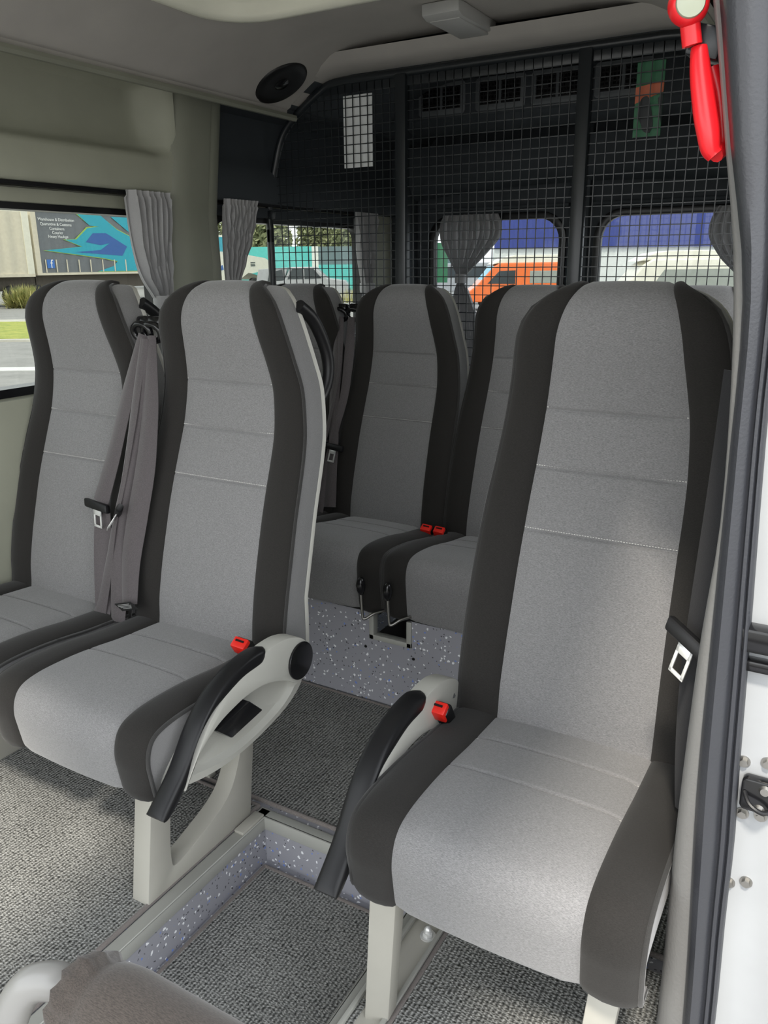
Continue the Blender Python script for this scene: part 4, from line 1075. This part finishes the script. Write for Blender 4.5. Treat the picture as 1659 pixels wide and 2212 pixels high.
# cars and walls seen through the second window
def car(name, label, cat, loc, rz, side, width, wheels, mat, wins, winmat, extra=()):
    t = thing(name, label, cat, loc, None, rz)
    MB().prism(side, 'y', -width/2, width/2).build('body', mat, t, 0, bevel=.05)
    for w in wins: MB().prism(w, 'y', -width/2 - .012, width/2 + .012).build('window', winmat, t, 0)
    for x in wheels:
        for s in (-1, 1): wheel(t, (x, s*(width/2 - .02) - (.0 if s > 0 else 0), .34), .35, .22, 'wheel', (0, s*1.0, 0)) if False else wheel(t, (x, s*(width/2 - .2), .34), .35, .22, 'wheel', (0, s, 0))
    for nm, poly, y0, y1, mt in extra: MB().prism(poly, 'y', y0, y1).build(nm, mt, t, 0, bevel=.02 if y1-y0 > .1 else 0)
    return t
ute = [(-2.6,.45),(-2.6,1.05),(-1.15,1.08),(-.95,1.12),(-.6,1.80),(.75,1.80),(1.45,1.18),(2.45,1.05),(2.65,.85),(2.65,.4),(2.2,.3),(-2.2,.35)]
car('ute', 'white utility vehicle parked before the turquoise wall', 'car', (-28.0, 39.2, GZ), math.radians(30), ute, 1.85, (-1.6, 1.65), M['jamb'],
    [[(-.78,1.15),(-.5,1.70),(.1,1.72),(.1,1.15)], [(.18,1.15),(.18,1.72),(.70,1.70),(1.15,1.18)], [(-1.9,1.05),(-1.8,1.5),(-1.05,1.68),(-1.0,1.1)]], M['vwin'],
    [('canopy', [(-2.55,1.05),(-2.4,1.70),(-.75,1.78),(-1.0,1.05)], -.85, .85, M['jamb']), ('bumper', [(2.4,.35),(2.72,.35),(2.72,.6),(2.4,.6)], -.9, .9, M['vwin'])])
car('parked_car', 'dark parked car just right of the white utility vehicle', 'car', (-24.3, 42.0, GZ), math.radians(-60), [(-2.2,.3),(-2.2,.9),(-1.6,1.0),(-.9,1.5),(.6,1.5),(1.2,1.0),(2.1,.85),(2.2,.3)], 1.75, (-1.35, 1.35), M['vwin'], [[(-1.3,1.0),(-.8,1.42),(.5,1.42),(1.0,1.0)]], M['vwing'])
fn = thing('boundary_wall', 'turquoise and white panelled wall behind the parked vehicles', 'wall', (-38.8, 52.9, GZ)); fo = Vector(fn.location)
fd = Vector((.865, .502, 0))
def fpanel(s0, s1, z0, z1, mat, nm, off=0):
    a, b = fd*s0, fd*s1; nrm_ = Vector((.502, -.865, 0))*(.06 + off); v = [a, b, b - nrm_*2, a - nrm_*2]
    MB().add([(p.x + nrm_.x, p.y + nrm_.y, z0) for p in v] + [(p.x + nrm_.x, p.y + nrm_.y, z1) for p in v], [(0,3,2,1),(4,5,6,7),(0,1,5,4),(1,2,6,5),(2,3,7,6),(3,0,4,7)]).build(nm, mat, fn, 0)
fpanel(-6.5, 1.6, 0, 3.26, M['fence'], 'wall_panel'); fpanel(1.6, 2.1, 0, 3.26, M['fencew'], 'wall_post', .05); fpanel(2.1, 14, 0, 3.24, M['fenceg'], 'wall_panel'); fpanel(-1.8, -1.5, 0, 3.26, M['fencew'], 'wall_post', .05)
fpanel(2.1, 14, 0, 1.9, M['fence'], 'wall_base', .06)
for i, (s, d, hgt, wd) in enumerate(((-13, 9, 6.2, 3.2), (-7.0, 18, 6.6, 3.4), (-3.2, 9, 6.1, 2.5), (1.6, 16, 6.8, 3.0), (4.9, 9, 5.5, 2.5), (-19, 12, 6.6, 3.2))):
    b = fo + fd*s + Vector((-.502, .865, 0))*d
    t = thing('tree', ('leafy olive tree behind the turquoise wall, beyond its far left end', 'olive tree behind the turquoise wall, left of the pale post', 'olive tree behind the turquoise wall, above the white utility vehicle', 'olive tree behind the slate end of the wall, by the far curtain', 'olive tree past the slate end of the wall, hidden by the curtain', 'olive tree far behind the trailer, left of all other trees')[i], 'tree', (b.x, b.y, GZ), 'trees behind the wall')
    blob('x', (0, 0, hgt*.62), (wd, wd*.8, hgt*.42), 2600, None, '', '', leaf=.26).build('crown', M['tree'], t, 0)
    MB().tube([(0, 0, 0), (.1, 0, hgt*.35), (-.1, .1, hgt*.7)], [.22, .16, .08], 8).build('trunk', M['bark'], t, 60)
for i, (x, y) in enumerate(((-26.2, 35.2), (-22.6, 37.6))):
    t = thing('grass_tuft', ('dry grass tuft in front of the white utility vehicle', 'dry grass tuft in front of the dark parked car')[i], 'grass', (x, y, GZ))
    m = MB()
    for _ in range(700):
        a = random.uniform(0, 2*pi); L = random.uniform(.4, .95); b0 = Vector((random.gauss(0, .7), random.gauss(0, .5), 0)); d = Vector((cos(a)*.35, sin(a)*.35, 1)); s_ = Vector((-sin(a), cos(a), 0))*.02
        m.add([b0 - s_, b0 + s_, b0 + d*L], [(0, 1, 2)])
    m.build('blades', M['bush'], t, 0)
# vehicles and building seen through the rear windows
vs = [(-2.45,.35),(-2.45,.80),(-2.15,1.02),(-1.45,1.78),(-1.2,1.92),(2.4,1.95),(2.45,1.6),(2.45,.35)]
orv = car('camper_van', 'orange camper van with a cream high roof seen through the rear window', 'van', (-12.57, 33.8, GZ), math.radians(30), vs, 1.7, (-1.55, 1.5), M['orange'],
    [[(-1.70,1.10),(-1.22,1.60),(-.55,1.62),(-.55,1.08)]], M['vwin'],
    [('side_window', [(.05,1.10),(.05,1.60),(1.5,1.60),(1.5,1.10)], -.862, .862, M['vwing']), ('windscreen', [(-2.08,1.08),(-1.48,1.80),(-1.40,1.80),(-1.98,1.08)], -.78, .78, M['ltblue']),
     ('high_roof', [(-1.55,1.86),(-1.1,2.10),(-.6,2.22),(2.3,2.25),(2.42,1.93),(-1.3,1.90)], -.80, .80, M['popw']), ('side_decal', [(1.3,1.0),(2.2,1.75),(2.44,1.75),(2.44,1.0)], -.857, .857, M['ltblue']), ('bumper', [(-2.5,.3),(-2.5,.5),(-2.2,.5),(-2.2,.3)], -.8, .8, M['vwin'])])
wv = [(-2.5,.35),(-2.5,.85),(-2.2,1.05),(-1.55,1.85),(-1.3,2.0),(2.6,2.02),(2.65,1.6),(2.65,.35)]
car('camper_van', 'cream white high roofed camper van at the window by the door', 'van', (-4.1, 24.2, GZ), math.radians(24), wv, 1.75, (-1.6, 1.6), M['popw'],
    [[(-1.35,1.2),(-1.0,1.72),(2.2,1.74),(2.2,1.2)]], M['vwing'], [('high_roof', [(-1.7,1.93),(-1.3,2.14),(-.9,2.20),(2.5,2.22),(2.6,2.0),(-1.4,1.96)], -.82, .82, M['popw'])])
car('parked_van', 'white van parked left of the orange camper beyond the curtain', 'van', (-21.8, 46.0, GZ), math.radians(40), [(-2.3,.3),(-2.3,.9),(-1.6,1.05),(-1.1,1.9),(2.2,1.95),(2.3,.3)], 1.7, (-1.4, 1.4), M['jamb'], [[(-1.2,1.1),(-.95,1.7),(1.9,1.75),(1.9,1.1)]], M['vwin'])
sg_ = thing('shop_sign', 'green panel with pale top standing far behind the tied curtain', 'sign', (-18.5, 37.9, GZ))
MB().obox((0, 0, 1.95), (.865,.502,0), (-.502,.865,0), (0,0,1), .55, .1, 1.9).build('panel', M['green'], sg_, 0)
MB().obox((-.55, -.3, 2.0), (.865,.502,0), (-.502,.865,0), (0,0,1), .6, .1, 1.8).build('pale_panel', M['fence'], sg_, 0)
nb = thing('warehouse', 'navy blue clad warehouse behind the camper vans', 'building', (-10.5, 52.5, GZ)); 
m = MB(); rows = []
for k in range(161):
    s = lerp(-10.5, 13, k/160); b = fd*s; off = .05*(k % 2); rows.append([(b.x + .502*off, b.y - .865*off, z) for z in (2.75, 6.5)])
MB().obox(fd*1.25 + Vector((-.502, .865, 0))*2.6, fd, (-.502,.865,0), (0,0,1), 23.5, 5, .3).build('roof', M['navyw'], nb, 0).location = (0, 0, 6.5)
m.grid(rows); m.build('cladding', M['navyw'], nb, 0)
MB().obox(fd*1.25 + Vector((-.502, .865, 0))*.3 + Vector((0,0,1.37)), fd, (-.502,.865,0), (0,0,1), 23.5, .3, 2.76).build('lower_wall', M['fencew'], nb, 0)

# ------------------------------------------------------------------ camera, light, view
F_PX = 1731.6; pit, yaw, roll = math.radians(17.2175), math.radians(30.1435), math.radians(-.5579)
Fv = Vector((-sin(yaw)*cos(pit), cos(yaw)*cos(pit), -sin(pit))); R0 = Vector((cos(yaw), sin(yaw), 0)); U0 = R0.cross(Fv)
Rv = R0*cos(roll) + U0*sin(roll); Uv = -R0*sin(roll) + U0*cos(roll)
cd = bpy.data.cameras.new('camera'); cam = bpy.data.objects.new('camera', cd); COL.objects.link(cam)
cam.matrix_world = Matrix(((Rv.x, Uv.x, -Fv.x, 0), (Rv.y, Uv.y, -Fv.y, 0), (Rv.z, Uv.z, -Fv.z, 1.29), (0, 0, 0, 1)))
cd.sensor_fit = 'VERTICAL'; cd.sensor_height = 36; cd.lens = F_PX*36/2212; cd.clip_start = .02; cd.clip_end = 2000
SC.camera = cam

w = bpy.data.worlds.new('sky'); SC.world = w; w.use_nodes = True; nt = w.node_tree
bg = nt.nodes['Background']
tc = N(nt, 'ShaderNodeTexCoord'); sx = N(nt, 'ShaderNodeSeparateXYZ'); nt.links.new(tc.outputs['Generated'], sx.inputs[0])
rp = ramp(nt, [(.0, (.62, .63, .60)), (.5, (.86, .88, .87)), (.62, (.86, .89, .91)), (1.0, (.66, .70, .76))])
mp = N(nt, 'ShaderNodeMapRange'); mp.inputs[1].default_value = -1; mp.inputs[2].default_value = 1
nt.links.new(sx.outputs['Z'], mp.inputs[0]); nt.links.new(mp.outputs[0], rp.inputs['Fac']); nt.links.new(rp.outputs['Color'], bg.inputs['Color'])
bg.inputs['Strength'].default_value = 1.35
sd = bpy.data.lights.new('sun', 'SUN'); sd.energy = 1.6; sd.angle = math.radians(6); sd.color = (1, .93, .82)
so = bpy.data.objects.new('sun', sd); COL.objects.link(so)
so.rotation_euler = Vector((-.10, .55, -.83)).to_track_quat('-Z', 'Y').to_euler()

SC.view_settings.view_transform = 'Standard'; SC.view_settings.look = 'None'; SC.view_settings.gamma = 1
SC.view_settings.use_curve_mapping = False
SC.view_settings.exposure = 1.5
SC.cycles.max_bounces = 10; SC.cycles.diffuse_bounces = 6; SC.cycles.transparent_max_bounces = 16
SC.cycles.use_denoising = True
